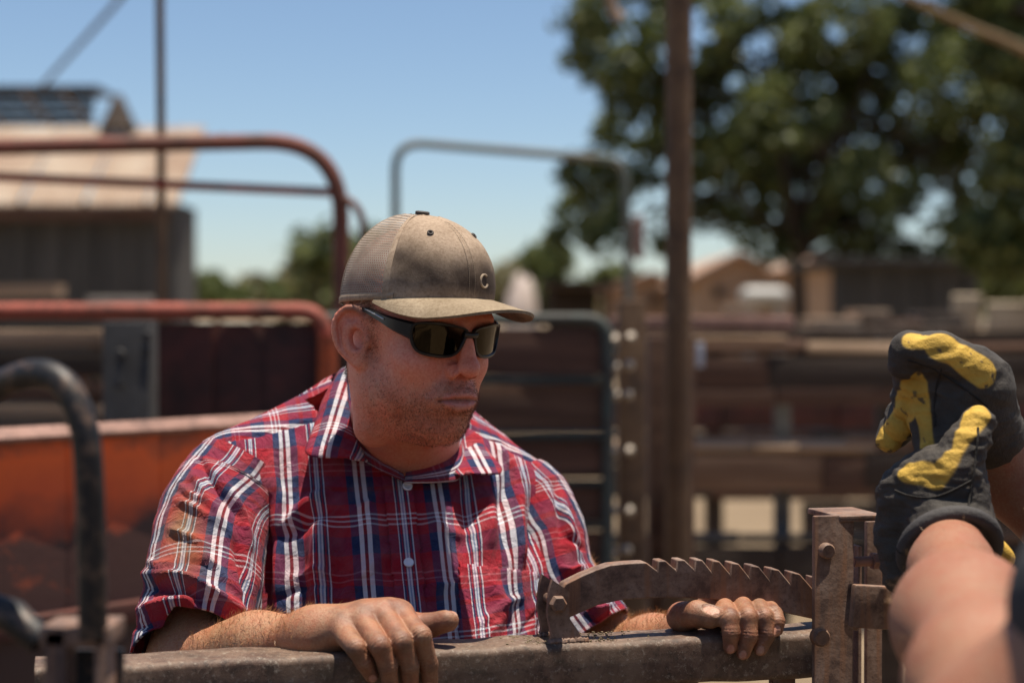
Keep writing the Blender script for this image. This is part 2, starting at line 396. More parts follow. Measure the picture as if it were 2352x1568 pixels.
# ratchet bar
top_ = [(190, 455), (300, 400), (390, 362), (480, 332), (600, 320), (680, 316), (715, 316)]
teeth = [(785, 370), (790, 306, 838, 304, 905, 364), (912, 299, 960, 299, 1025, 362), (1030, 297, 1075, 300, 1135, 375), (1140, 303, 1185, 308, 1255, 390), (1260, 318, 1310, 324, 1380, 412), (1385, 335, 1440, 342, 1510, 430), (1515, 355, 1570, 364, 1645, 455), (1648, 378, 1705, 390, 1785, 482), (1788, 410, 1850, 425, 1930, 530), (1935, 455, 2000, 470, 2080, 570)]
rat = list(top_)
for q in teeth: rat += [(q[i], q[i+1]) for i in range(0, len(q), 2)]
rat += [(2080, 760), (1800, 684), (1600, 640), (1400, 592), (1200, 558), (1000, 546), (750, 546), (560, 557), (400, 592), (240, 662), (150, 700), (120, 600), (150, 520)]
pts = [PP(*Z4(*q), .031) for q in rat]; a = pts[0]; poly = [((p-a)@RDIR, (p-a)[2]) for p in pts]
ratchet = MB().prism(poly, a, RDIR, (0, 0, 1), RN, .020).build('ratchet_bar', M_RUSTBAR, None, True, RAD(20))
tag(ratchet, 'curved rusty ratchet bar with a row of saw teeth above the rail', 'ratchet')
mod = ratchet.modifiers.new('edge', 'BEVEL'); mod.width = .0012; mod.segments = 2; mod.limit_method = 'ANGLE'
# guide post: two flats with a cap plate, bolts and a catch plate
post = empty('guide_post', (.3, 1.84, 0), 'rusty steel channel post with bolts at the end of the toothed bar', 'post')
pA = PP(1871, 1182, -.012); pB = PP(1957, 1190, -.012)
def flat(name, u0, u1, vt, off, thick, mat=M_RUSTBAR, vb=None):
    a = PP(u0, vt, off); c = PP(u1, vt, off); wd = np.linalg.norm((c-a)[:2]); zb = 0. if vb is None else PP(u0, vb, off)[2]; m_ = (a+c)/2
    R = np.stack([RDIR, -RN, np.array([0, 0, 1.])], 1); return MB().box((m_[0], m_[1], (a[2]+zb)/2), (wd, thick, a[2]-zb), R, .002).build(name, mat, post)
flat('front_flat', 1868, 1958, 1184, -.006, .008); flat('rear_flat', 1988, 2024, 1196, .062, .008, M_RUSTBAR); flat('side_flat', 1958, 1966, 1250, .05, .03, M_RUSTBAR)
c1 = (PP(1870, 1184, -.01)+PP(2022, 1196, .066))/2; MB().box((c1[0]-.002, c1[1], PP(1870, 1184, -.01)[2]-.004), (.052, .082, .006), np.stack([RDIR, -RN, np.array([0, 0, 1.])], 1), .002).build('cap_plate', M_RUSTBAR, post)
for (u, v, r_) in ((1898, 1264, .0082), (1884, 1462, .0095)): MB().disc(PP(u, v, -.013), RN, r_, .012, 14).build('bolt_head', M_RUSTBAR, post)
q = PP(1998, 1288, -.0); MB().tube([q-RDIR*.018, q+RDIR*.016], .0052, 10).disc(q+RDIR*.006, RDIR, .009, .008, 6).build('bolt', M_PINKSTEEL, post)
a = PP(1956, 1390, -.02); c = PP(2074, 1396, -.02); MB().bar(a, c, .012, .044, bev=.003).build('catch_plate', M_RUSTBAR, post)
# weld beads at the bracket and under the bolts
for off in (.012, .05):
    w0, w1 = PP(*Z4(92, 868), .012)-RN*(off-.012), PP(*Z4(345, 858), .012)-RN*(off-.012); w0[2] = w1[2] = RZ+.0015; rw = np.random.RandomState(int(off*1000)); ns_ = 22
    MB().tube([w0+(w1-w0)*k/(ns_-1)+RN*.004+rw.normal(size=3)*.0004 for k in range(ns_)], [.0026+.0009*(k % 2) for k in range(ns_)], 8).build('weld_bead', M_RUSTBAR, gate)
# dried moss and dirt crumbs on the rail
M_CRUMB = mat_mottled('dry_moss', [(.16, .12, .06), (.27, .21, .12), (.36, .28, .18)], 60, .95)
r_ = np.random.RandomState(4); mb = MB()
for k in range(170):
    u = r_.choice([r_.normal(1247, 28), r_.normal(1395, 38), r_.uniform(1120, 1750)], p=[.42, .38, .2]); x_ = (u-1176)/FPX*1.79; o = np.array([x_, railY(x_), RZ])-RN*r_.uniform(.006, .058); s = r_.uniform(.0005, .0017)
    th_ = r_.uniform(0, 6.28); mb.box(o+np.array([0, 0, s*.3]), (s*1.6, s, s), np.array([[cos(th_), -sin(th_), 0], [sin(th_), cos(th_), 0], [0, 0, 1]]))
cr_ = mb.build('dry_moss', M_CRUMB, gate, False); tag(cr_, kind='stuff')

# ------------------------------------------------------------------ black bent bar close by on the left
hoop = empty('bent_bar_handle', P(200, 1568, 1.22), 'worn black bent steel bar rising from a rusty bracket left of the man', 'handle')
hoop.location.z = 0
hg = P(-170, 1500, 1.33); hg[2] = 0.
hp = spline([hg, P(-168, 1400, 1.33), P(-150, 1060, 1.32), P(-110, 960, 1.30), P(-40, 905, 1.27), P(35, 868, 1.24), P(98, 858, 1.22), P(152, 888, 1.21), P(188, 965, 1.205), P(203, 1065, 1.205), P(211, 1290, 1.21), P(214, 1462, 1.215)], 8)
MB().tube(hp, .0098, 16).build('bent_bar', M_BLACK, hoop)
MB().tube([P(-165, 1360, 1.325), P(-60, 1385, 1.25), P(30, 1415, 1.235), P(95, 1470, 1.23)], [.012, .012, .012, .010], 14).build('short_bar', M_BLACK, hoop)
for (u0, u1) in ((108, 160), (222, 252)):
    a = P(u0, 1440, 1.22); c = P(u1, 1440, 1.22); MB().box(((a[0]+c[0])/2, 1.225, a[2]/2), (c[0]-a[0], .03, a[2]), None, .002).build('bracket_plate', M_RUSTBAR, hoop)
a = P(104, 1448, 1.22); c = P(254, 1448, 1.22); MB().box(((a[0]+c[0])/2, 1.235, a[2]-.003), (c[0]-a[0]+.004, .05, .014), None, .002).build('bracket_top', M_RUSTBAR, hoop)
MB().box(((a[0]+c[0])/2, 1.262, (a[2]-.02)/2), (c[0]-a[0], .006, a[2]-.02), None, .001).build('bracket_back', M_BLACK, hoop)

# ------------------------------------------------------------------ left side: sheeted alley wall, red gate, pipe panel
wall = empty('alley_wall', P(300, 1300, 3.2)*np.array([1, 1, 0]), 'orange and rust painted sheet steel alley wall behind the man', 'wall')
M_SHEET = bpy.data.materials.new('orange_rust_sheet'); t, b = nodes(M_SHEET)
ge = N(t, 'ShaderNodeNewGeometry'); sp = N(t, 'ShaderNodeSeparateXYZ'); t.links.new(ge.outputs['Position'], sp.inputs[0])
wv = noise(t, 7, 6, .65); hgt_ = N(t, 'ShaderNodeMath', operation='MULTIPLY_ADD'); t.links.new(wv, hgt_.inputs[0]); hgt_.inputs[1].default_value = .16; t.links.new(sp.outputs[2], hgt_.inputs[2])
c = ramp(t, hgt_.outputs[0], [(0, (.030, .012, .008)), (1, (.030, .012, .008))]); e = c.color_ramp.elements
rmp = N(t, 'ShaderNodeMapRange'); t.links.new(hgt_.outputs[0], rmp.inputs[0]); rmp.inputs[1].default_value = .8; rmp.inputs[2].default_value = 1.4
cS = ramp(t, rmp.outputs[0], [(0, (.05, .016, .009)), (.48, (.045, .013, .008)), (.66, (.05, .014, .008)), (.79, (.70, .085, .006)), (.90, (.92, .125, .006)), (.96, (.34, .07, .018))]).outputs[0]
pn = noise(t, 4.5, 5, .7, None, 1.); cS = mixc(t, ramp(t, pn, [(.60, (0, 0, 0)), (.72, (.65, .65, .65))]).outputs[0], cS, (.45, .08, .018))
t.links.new(cS, b.inputs['Base Color']); b.inputs['Roughness'].default_value = .62; bump(t, b, noise(t, 60, 5, .7), .3, .004)
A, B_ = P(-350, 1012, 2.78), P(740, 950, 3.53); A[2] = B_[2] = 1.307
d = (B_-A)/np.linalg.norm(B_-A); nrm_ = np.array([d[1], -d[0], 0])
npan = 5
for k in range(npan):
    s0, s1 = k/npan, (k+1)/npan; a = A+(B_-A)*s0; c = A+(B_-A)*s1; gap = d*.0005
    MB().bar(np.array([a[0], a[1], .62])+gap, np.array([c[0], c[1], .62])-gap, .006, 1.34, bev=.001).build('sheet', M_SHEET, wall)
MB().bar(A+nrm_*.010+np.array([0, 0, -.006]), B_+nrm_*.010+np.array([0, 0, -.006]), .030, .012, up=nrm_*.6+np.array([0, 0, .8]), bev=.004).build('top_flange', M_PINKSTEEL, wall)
for zz in (.98, .55): MB().bar(np.array([A[0], A[1], zz])+nrm_*.022, np.array([B_[0], B_[1], zz])+nrm_*.022, .03, .035, bev=.005).build('rib', M_DARKRED, wall)

rg = empty('sheeted_gate', P(400, 1250, 4.4)*np.array([1, 1, 0]), 'red framed gate with dark red sheet infill behind the alley wall', 'gate')
Yr = 4.4; c0 = P(748, 714, Yr); top_l = P(-250, 714, Yr); bot = c0.copy(); bot[2] = .25
tl0 = top_l.copy(); tl0[2] = .25
MB().tube([tl0]+bend(top_l, tl0, c0, .07)+bend(c0, top_l, bot, .07)+[bot], .021, 14).build('frame', M_RED2, rg)
MB().tube([P(752, 770, Yr-.03), np.array([c0[0], Yr-.03, .3])], .024, 12).build('stile', M_ORANGE, rg)
for (u0, u1) in ((356, 480), (482, 606), (608, 728)):
    a = P(u0, 742, Yr); c = P(u1, 742, Yr); MB().box(((a[0]+c[0])/2, Yr+.02+.008*(u0 == 482), (a[2]+.3)/2), (c[0]-a[0]+.006, .005, a[2]-.3), None, .001).build('sheet', M_DARKRED, rg)
gp_ = empty('steel_gate_post', P(300, 1250, 4.2)*np.array([1, 1, 0]), 'grey steel post with bolts beside the dark red sheet gate', 'post')
upright('post', 300, 738, 108, 4.2, M_GREYSTEEL, gp_, thick=.1)
for (u, v) in ((276, 812), (336, 802), (272, 880), (338, 770)): MB().disc(P(u, v, 4.14), (0, -1, 0), .011, .014, 8).build('bolt_head', M_GREYSTEEL, gp_)
lf = empty('plank_fence', P(60, 1250, 4.6)*np.array([1, 1, 0]), 'low weathered plank fence left of the grey steel post', 'fence')
for (vt, vb, m_) in ((757, 797, M_WTAN), (806, 862, M_WDARK), (874, 918, M_WBROWN), (926, 960, M_WTAN), (975, 1040, M_WBROWN)): board('plank', -220, 240, vt, vb, 4.6, m_, lf, thick=.04)
upright('post', 226, 750, 34, 4.66, M_WDARK, lf); upright('post', -120, 750, 40, 4.66, M_WDARK, lf)

pp = empty('pipe_panel', P(500, 1100, 5.5)*np.array([1, 1, 0]), 'tall red-brown pipe panel with rounded corner behind the man', 'pipe panel')
Yp = 5.5; c0 = P(783, 322, Yp); L_ = P(-300, 344, Yp-.15); bt = c0.copy(); bt[2] = 0.
Lb_ = L_.copy(); Lb_[2] = 0.
MB().tube([Lb_]+bend(L_, Lb_, c0, .24, 12)+bend(c0, L_, bt, .24, 12)+[bt], .0255, 16).build('frame', M_REDPIPE, pp)
pipe('rail', [P(-300, 392, Yp-.15), P(768, 442, Yp)], .0145, M_RED2, pp)
for v in (580, 860, 1000, 1140): pipe('rail', [P(-300, v, Yp-.15), P(768, v, Yp)], .0135, M_REDPIPE, pp) if v > 700 else None
pipe('latch_loop', [P(790, 455, Yp-.03), P(815, 472, Yp-.04), P(832, 505, Yp-.04), P(834, 560, Yp-.04), P(834, 660, Yp-.03), P(800, 690, Yp-.02)], .0125, M_REDPIPE, pp, 12, 6)
MB().tube([P(506, 326, Yp-.01), P(512, 326, Yp-.01)], .0275, 16).build('weld_collar', M_POLE, pp)
tag(MB().tube([P(366, -120, 5.75), P(370, 330, 5.75), np.array([*P(372, 700, 5.75)[:2], 0])], .0145, 12).build('thin_pole', M_POLE), 'thin dark pole standing behind the red-brown pipe panel', 'pole')
cab = [P(85, 212, 19.), P(140, 150, 17.5), P(205, 78, 16.), P(290, -20, 14.), P(420, -190, 11.)]
tag(MB().tube(spline(cab, 5), .022, 8).build('overhead_cable', M_GREYSTEEL), 'slack overhead cable running up from the barn roof', 'cable')

# ------------------------------------------------------------------ barn
barn = empty('barn', P(150, 970, 20.)*np.array([1, 1, 0]), 'low barn with dark board wall and tan metal roof behind the pipe panel', 'barn')
Yb = 20.; zw = P(0, 462, Yb)[2]; x0, x1 = P(-420, 0, Yb)[0], P(398, 0, Yb)[0]; nbd = 22
M_BARN = mat_mottled('barn_boards', [(.045, .042, .037), (.07, .064, .056), (.10, .09, .078)], 2.2, .9, .5, 18, .01, stretch=(3, 3, .3))
for k in range(nbd):
    a = x0+(x1-x0)*k/nbd; w_ = (x1-x0)/nbd; MB().box((a+w_/2, Yb+.02*(k % 2), zw/2), (w_-.012, .03, zw), None, .004).build('wall_board', M_BARN, barn)
MB().box((x1-.05, Yb+.78, zw/2), (.06, 1.5, zw), None).build('end_wall', M_BARN, barn); MB().box(((x0+x1)/2, Yb+.09, zw/2-.01), (x1-x0, .03, zw-.04), None).build('backing', M_BARN, barn)
M_ROOF = bpy.data.materials.new('corrugated_roof'); t, b = nodes(M_ROOF); c = ramp(t, noise(t, 1.1, 6, .7), [(.34, (.26, .165, .11)), (.5, (.34, .25, .18)), (.68, (.45, .38, .30))]).outputs[0]
t.links.new(c, b.inputs['Base Color']); b.inputs['Roughness'].default_value = .6
zt = P(0, 292, Yb+1.6)[2]; nsh = 12
for k in range(nsh):
    xa = x0-.1+(x1-x0+.2)*k/nsh; xb = x0-.1+(x1-x0+.2)*(k+1)/nsh-.01; V = []; nc = 10; lip = (.0, .34, .12, .0, .46, .2, .0, .28, .1, .4, .0, .22)[k % 12]
    for j in range(nc+1):
        xx = xa+(xb-xa)*j/nc; zz = .018*cos(j*pi)+.006*(k % 2); V += [(xx, Yb-.35+lip*.5, zw-.05+zz), (xx, Yb+1.6, zt+zz), (xx, Yb-.35+lip*.5, zw-.08+zz), (xx, Yb+1.6, zt-.03+zz)]
    f = []
    for j in range(nc): a = j*4; f += [(a, a+4, a+5, a+1), (a+2, a+3, a+7, a+6), (a, a+2, a+6, a+4)]
    mk('roof_sheet', V, f, M_ROOF, barn, True, RAD(50))
MB().box(((x0+x1)/2, Yb-.30, zw-.16), (x1-x0, .04, .14), None).build('fascia', M_WBROWN, barn)
# dark slatted monitor on the ridge
ym = Yb+1.9; z0, z1 = P(0, 290, ym)[2], P(0, 208, ym)[2]; xm0, xm1 = P(-300, 0, ym)[0], P(212, 0, ym)[0]
for k in range(4): MB().box(((xm0+xm1)/2, ym+.05*k, z0+(z1-z0)*(k+.5)/4), (xm1-xm0, .03, (z1-z0)/4*.8), None, .004).build('monitor_slat', M_WDARK, barn)
MB().box(((xm0+xm1)/2, ym+.3, z1+.02), (xm1-xm0+.2, .9, .05), None, .01).build('monitor_roof', M_GREYSTEEL, barn)
for u in (-40, 75, 165): MB().bar(P(u-25, 205, ym-.06), P(u+55, 300, ym-.06), .05, .09, up=(0, 1, 0)).build('diagonal_brace', M_WTAN, barn)
vc = P(272, 262, Yb+1.5); MB().tube([vc+np.array([0, 0, -.45]), vc+np.array([0, 0, -.18])], [.30, .16], 16).build('vent_base', M_GALV, barn)
MB().tube([vc+np.array([0, 0, -.18]), vc+np.array([0, 0, .0]), vc+np.array([0, 0, .2]), vc+np.array([0, 0, .24])], [.24, .15, .06, .02], 16).build('vent_cap', M_WDARK, barn)
MB().bar(P(-150, 672, 15), P(140, 668, 15), .3, .10).build('bench_top', M_WTAN, None)
o = bpy.data.objects['bench_top']; o.name = 'lumber_stack'; tag(o, 'weathered lumber beam lying along the barn wall', 'lumber')
tag(MB().bar(P(200, 693, 9), P(352, 693, 9), .05, .05, bev=.01).build('grey_rail', M_GALV), 'short bare grey rail above the red gate', 'rail')

# ------------------------------------------------------------------ right side: green panel, plank gate, posts
gpn = empty('green_pipe_panel', P(1150, 1000, 8.)*np.array([1, 1, 0]), 'tall grey-green pipe panel rising behind the man\'s cap', 'pipe panel')
Yg = 8.; a0 = P(908, 326, Yg); a1 = P(1436, 368, Yg+.2); lowL = a0.copy(); lowL[2] = 0; lowR = a1.copy(); lowR[2] = 0; lowR[0] += .05
MB().tube([lowL]+bend(a0, lowL, a1, .13, 9)+bend(a1, a0, lowR, .10, 8)+[lowR], .0195, 14).build('frame', M_GREENPIPE, gpn)
for v in (800, 900, 1000): pipe('rail', [P(908, v, Yg), P(1440, v, Yg+.2)], .016, M_GREENPIPE, gpn)
MB().box(P(1466, 545, Yg+.15), (.05, .05, .20), None, .015).build('insulator', M_PINKSTEEL, gpn)

M_MIDGREEN = rust_mat('dull_green_paint', (.055, .07, .06), (.06, .06, .05), (.035, .03, .025), 10, .46)
pg = empty('plank_gate', P(1200, 1250, 4.7)*np.array([1, 1, 0]), 'green framed gate with brown plank infill right of the man', 'gate')
Yk = 4.7; k0 = P(1396, 732, Yk); kl = P(720, 732, Yk); kb = k0.copy(); kb[2] = .12
MB().tube([kl]+bend(k0, kl, kb, .06)+[kb], .0165, 14).build('frame', M_MIDGREEN, pg)
for (vt, vb) in ((756, 864), (880, 992), (1012, 1098), (1120, 1196), (1216, 1296), (1316, 1400)): board('plank', 735, 1384, vt+random.uniform(-3, 3), vb+random.uniform(-3, 3), Yk+.02+random.uniform(-.006, .006), random.choice((M_WPANEL, M_WPANEL, M_WBROWN)), pg, thick=.03)
M_DKGREEN = rust_mat('dark_green_strap', (.018, .030, .028), (.015, .022, .02), (.02, .018, .015), 8, .5)
for v in (872, 1002, 1109, 1206, 1306): board('strap', 730, 1392, v-9, v+9, Yk-.015, M_DKGREEN, pg, thick=.012)
hp_ = empty('hinge_post', P(1452, 1250, 4.75)*np.array([1, 1, 0]), 'dark rusty hinge post with rows of shiny bolts beside the plank gate', 'post')
upright('post', 1450, 690, 62, 4.8, M_POLE, hp_, thick=.08)
for (u, v, s) in ((1412, 778, 1), (1450, 774, .9), (1412, 842, 1.05), (1446, 838, .9), (1414, 906, .95), (1444, 906, .85), (1410, 1036, .9), (1446, 1034, .9), (1412, 1172, .8), (1446, 1172, .9), (1410, 1268, .8), (1440, 1262, .95)):
    c = P(u, v, 4.7); MB().disc(c, (-.15, -.75, .65), .0135*s, .02, 10).build('bolt', M_GALV, hp_)
tag(MB().tube([P(1560, -150, 5.), P(1559, 300, 5.), np.array([*P(1556, 760, 5.)[:2], 0.])], .0365, 16).build('rusty_pole', M_POLE), 'tall rusty brown pole in front of the big tree', 'pole')
tag(upright('timber_post', 1540, 772, 104, 5.15, M_WBROWN, None), 'thick dark timber post at the foot of the rusty pole', 'post')
tag(board('channel_rail', 1400, 1822, 727, 757, 5.6, M_PINKSTEEL, None, thick=.06, bev=.01), 'pink oxide steel rail running past the rusty pole', 'rail')
tag(board('loose_plank', 1592, 1802, 772, 790, 5.7, M_WTAN, None, thick=.12), 'pale loose plank lying under the pink rail', 'plank')
M_PALEBLUE = mat_mottled('pale_plastic', [(.40, .42, .46), (.55, .56, .60)], 20, .6)
tag(MB().box(P(1608, 815, 5.45), (.022, .012, .075), None, .004).build('plastic_tag', M_PALEBLUE), 'small pale plastic tag hanging on the timber post', 'tag')
ft = empty('pen_fence', P(1850, 1100, 6.2)*np.array([1, 1, 0]), 'dark plank pen fence stretching behind the gloved hands', 'fence')
rp = np.random.RandomState(12)
def run(par, u0, u1, vt, vb, Y, mats, thick=.045, seg=330, tilt=0.):
    """one fence course nailed up from uneven lengths"""
    u = u0-rp.uniform(0, 120)
    while u < u1:
        e = min(u+seg*rp.uniform(.75, 1.25), u1+40); dv = rp.uniform(-3, 3); a = P(u+1.5, (vt+vb)/2+dv, Y+rp.uniform(-.012, .012)); c = P(e-1.5, (vt+vb)/2+dv+rp.uniform(-5, 5), Y+rp.uniform(-.012, .012))
        h = ((vb-vt)+rp.uniform(-7, 3))/FPX*Y; MB().bar(a, c, thick, h, up=(0, tilt+rp.uniform(-.06, .06), 1), bev=.005).build('plank', mats[rp.randint(len(mats))], par); u = e
for (vt, vb, ms, u0, u1, tl) in ((790, 812, (M_WGREY, M_WTAN, M_WBROWN), 1500, 2700, .5), (816, 884, (M_WDARK, M_WDARK, M_WBROWN), 1500, 2700, 0), (892, 930, (M_WDARK, M_WBROWN), 1500, 2700, 0), (1012, 1040, (M_WTAN, M_WTAN, M_WMID), 1500, 2052, .9), (1046, 1128, (M_WMID, M_WMID, M_WBROWN), 1500, 2052, 0),
        (1000, 1022, (M_WTAN, M_WMID), 2056, 2700, .9), (1040, 1120, (M_WDARK, M_WBROWN), 2056, 2700, 0), (1228, 1246, (M_WGREY, M_WMID), 1500, 2700, .6), (1252, 1400, (M_WDARK,), 1500, 2700, 0)):
    run(ft, u0, u1, vt, vb, 6.2, ms, tilt=tl)
upright('post', 1797, 905, 36, 6.3, M_WGREY, ft, thick=.06); upright('post', 2048, 770, 66, 6.35, M_WDARK, ft); upright('post', 2440, 770, 66, 6.35, M_WDARK, ft)
ft2 = empty('far_pen_fence', P(1850, 960, 9.5)*np.array([1, 1, 0]), 'second dark pen fence of boards further back', 'fence')
for (vt, vb) in ((758, 812), (816, 876), (880, 902), (905, 985), (988, 1064), (1068, 1146)): run(ft2, 1480, 2750, vt, vb, 9.5, (M_DARKRED,) if vt == 905 else (M_WDARK, M_WDARK, M_WBROWN), thick=.05, seg=260)  # dark boards and a dark red row fill the gaps between near planks
board('plank', 1842, 2750, 1152, 1250, 9.5, M_WDARK, ft2, thick=.05)
for u in (1640, 2150, 2560): upright('post', u, 745, 40, 9.6, M_WDARK, ft2)
for i, (u, v, w_, h, m_) in enumerate(((1905, 742, 110, 26, M_WTAN), (2040, 744, 120, 18, M_WBROWN), (2150, 738, 90, 40, M_WDARK), (1700, 712, 60, 22, M_WTAN), (1990, 722, 70, 18, M_WTAN))):
    c = P(u, v, 11.); tag(MB().box(c, (w_/FPX*11, .5, h/FPX*11), None, .02).build('timber_offcut', m_), ['tan timber baulk on top of the far pen fence', 'brown timber baulk on top of the far pen fence', 'dark timber block beside the pale panels', 'short tan block beside the rusty pole', 'thin tan board end on the far pen fence'][i], 'timber')
for u in (1905, 2040, 2150, 1700, 1990): pass
sh = empty('dark_shed', P(2050, 900, 21.)*np.array([1, 1, 0]), 'dark grey board shed in the shade under the big tree', 'shed'); xs0, xs1 = P(1915, 0, 21.)[0], P(2250, 0, 21.)[0]; zs = P(0, 612, 21.)[2]
for k in range(9): w_ = (xs1-xs0)/9; MB().box((xs0+w_*(k+.5), 21.+.02*(k % 2), zs/2), (w_-.02, .04, zs), None, .004).build('wall_board', M_BARN, sh)
MB().box(((xs0+xs1)/2, 21.12, zs/2), (xs1-xs0, .03, zs-.02), None).build('backing', M_BARN, sh)
MB().box(((xs0+xs1)/2, 22.2, zs+.05), (xs1-xs0+.3, 3., .08), None, .01).build('roof', M_GREYSTEEL, sh)
M_PLY = mat_mottled('pale_plywood', [(.30, .23, .15), (.42, .33, .22), (.50, .41, .29)], 3, .85)
pl = empty('plywood_pile', P(2280, 900, 12.)*np.array([1, 1, 0]), 'stack of pale sunlit plywood sheets beyond the gloves', 'plywood')
for (u0, u1, vt) in ((2195, 2262, 672), (2266, 2352, 690), (2356, 2500, 680)):
    a = P(u0, vt, 12.); c = P(u1, vt, 12.); MB().box(((a[0]+c[0])/2, 12.+.1*(u0 % 3), a[2]/2+.3), (c[0]-a[0], .04, a[2]-.6), np.array([[1, 0, 0], [0, .97, -.24], [0, .24, .97]]), .004).build('sheet', M_PLY, pl)
for zz in (.15, .4, .65): MB().bar(P(2180, 700, 12.2)*np.array([1, 1, 0])+np.array([0, 0, zz]), P(2520, 700, 12.2)*np.array([1, 1, 0])+np.array([0, 0, zz]), .5, .12).build('bearer', M_WBROWN, pl)

# --- small yard clutter
M_CHAIN = rust_mat('chain_steel', (.22, .19, .16), (.15, .11, .08), (.07, .05, .04), 30, .5)
for i, (v, lab) in enumerate(((742, 'upper slack fence wire over the far pen fence'), (752, 'lower slack fence wire over the far pen fence'))):
    tag(MB().tube(spline([P(1480, v, 9.4), P(1900, v+10, 9.4), P(2300, v-2, 9.4), P(2750, v+4, 9.4)], 6), .006, 6).build('fence_wire', M_CHAIN), lab, 'wire')
bk = empty('feed_bucket', P(1960, 1250, 8.6)*np.array([1, 1, 0]), 'pale feed bucket on the ground behind the dark pen fence', 'bucket'); bc = P(1960, 1180, 8.6)*np.array([1, 1, 0])
M_BUCK = mat_mottled('pale_bucket', [(.42, .36, .28), (.55, .48, .38)], 8, .6)
MB().tube([bc+np.array([0, 0, z_]) for z_ in (.0, .01, .30, .32)], [.13, .135, .165, .17], 18).build('pail', M_BUCK, bk); MB().tube([bc+np.array([.168*cos(q), 0, .32+.13*sin(q)]) for q in np.linspace(0, pi, 13)], .005, 6).build('bail', M_CHAIN, bk)
tp3 = empty('tyre_stack', P(2120, 1000, 10.4)*np.array([1, 1, 0]), 'stack of old tyres behind the far pen fence', 'tyres'); tc = P(2120, 1000, 10.4)*np.array([1, 1, 0])
M_TYRE = mat_mottled('old_rubber', [(.02, .019, .018), (.045, .04, .037)], 12, .9)
for k in range(6): MB().tube([tc+np.array([.27*cos(q)+.02*(k % 2), .27*sin(q), .11+.21*k]) for q in np.linspace(0, 2*pi, 25)], .105, 10, False).build('tyre', M_TYRE, tp3)

# --- houses far off
hs = empty('house', P(1680, 870, 42.)*np.array([1, 1, 0]), 'tan house with shallow gable roof behind the rusty pole', 'house'); Yh = 42.
M_STUCCO = mat_mottled('tan_stucco', [(.40, .27, .17), (.48, .33, .21)], 2, .9); M_TILE = mat_mottled('tan_tiles', [(.34, .21, .14), (.44, .29, .20)], 6, .8)
M_PANE = bpy.data.materials.new('window_glass'); t, b = nodes(M_PANE); b.inputs['Base Color'].default_value = (.03, .035, .04, 1); b.inputs['Roughness'].default_value = .08
def gable(par, u0, u1, ve, vr, Y, depth, mw, mr, win=()):
    a = P(u0, ve, Y); c = P(u1, ve, Y); zr = P(0, vr, Y)[2]; ze = a[2]; xm = (a[0]+c[0])/2
    MB().prism([(a[0], 0), (c[0], 0), (c[0], ze), (xm, zr), (a[0], ze)], (0, Y+depth/2, 0), (1, 0, 0), (0, 0, 1), (0, 1, 0), depth).build('wall', mw, par, False)
    for s, xe in ((-1, a[0]), (1, c[0])):
        p = np.array([xm, Y+depth/2, zr+.06]); q = np.array([xe+s*.4, Y+depth/2, ze-.4*(zr-ze)/(abs(xm-xe))+.06]); MB().bar(p, q, depth+.8, .10, up=(0, 0, 1)).build('roof', mr, par)
    for (uu, vv, wp, hp2) in win:
        p = P(uu, vv, Y); f_ = MB().box((p[0], Y-.02, p[2]), (wp/FPX*Y, .08, hp2/FPX*Y), None, .01).build('window', M_WTAN, par); MB().box((p[0], Y-.07, p[2]), (wp/FPX*Y*.8, .02, hp2/FPX*Y*.8), None).build('pane', M_PANE, f_)
gable(hs, 1596, 1796, 640, 588, Yh, 9, M_STUCCO, M_TILE, ((1650, 672, 26, 26), (1740, 672, 26, 26)))
h2 = empty('house', P(1520, 870, 48.)*np.array([1, 1, 0]), 'lower tan roofed house partly hidden left of the rusty pole', 'house'); gable(h2, 1400, 1590, 668, 632, 48., 9, M_STUCCO, M_TILE, ((1500, 690, 26, 20),))
h3 = empty('shed', P(1880, 870, 38.)*np.array([1, 1, 0]), 'narrow orange-tan shed just right of the tree trunk', 'shed'); gable(h3, 1856, 1912, 606, 592, 38., 4, M_STUCCO, M_TILE)
tk = empty('gas_tank', P(1755, 870, 30.)*np.array([1, 1, 0]), 'pale grey horizontal gas tank in front of the tan house', 'tank'); c = P(1755, 682, 30.); ph_ = np.linspace(-1, 1, 17)
M_TANK = mat_mottled('pale_tank_paint', [(.36, .35, .33), (.46, .45, .42)], 4, .5)
MB().tube([c+np.array([q*.42, 0, 0]) for q in ph_], [.17*math.sqrt(max(.02, 1-max(0., (abs(q)-.6)/.4)**2)) for q in ph_], 16).build('vessel', M_TANK, tk)
for s in (-.25, .25): MB().box((c[0]+s, c[1], (c[2]-.1)/2), (.08, .25, c[2]-.1), None).build('leg', M_TANK, tk)
tp_ = empty('tarp_stack', P(1195, 900, 26.)*np.array([1, 1, 0]), 'pale tarp draped over a stack behind the cap brim', 'tarp stack'); mb = MB(); V = []; f = []
a = P(1140, 0, 26)[0]; c = P(1258, 0, 26)[0]; zt_ = P(0, 634, 26)[2]
for i in range(15):
    for j in range(9):
        s, q = i/14, j/8; hgt_k = (1-abs(2*s-1)**3)*(1-abs(2*q-1)**4); V.append((a+(c-a)*s, 26+1.6*q+.05*sin(i*2.), max(.0, zt_*hgt_k**.8*(1+.04*sin(i*1.7+j)))))
f = [(i*9+j, (i+1)*9+j, (i+1)*9+j+1, i*9+j+1) for i in range(14) for j in range(8)]; mk('tarp', V, f, mat_mottled('tarp_cloth', [(.34, .27, .24), (.45, .38, .34)], 4, .8), tp_)
ls = empty('lean_to', P(1320, 900, 24.)*np.array([1, 1, 0]), 'low dark open lean-to between tarp stack and pole', 'lean-to'); a = P(1262, 650, 24.); c = P(1392, 650, 24.)
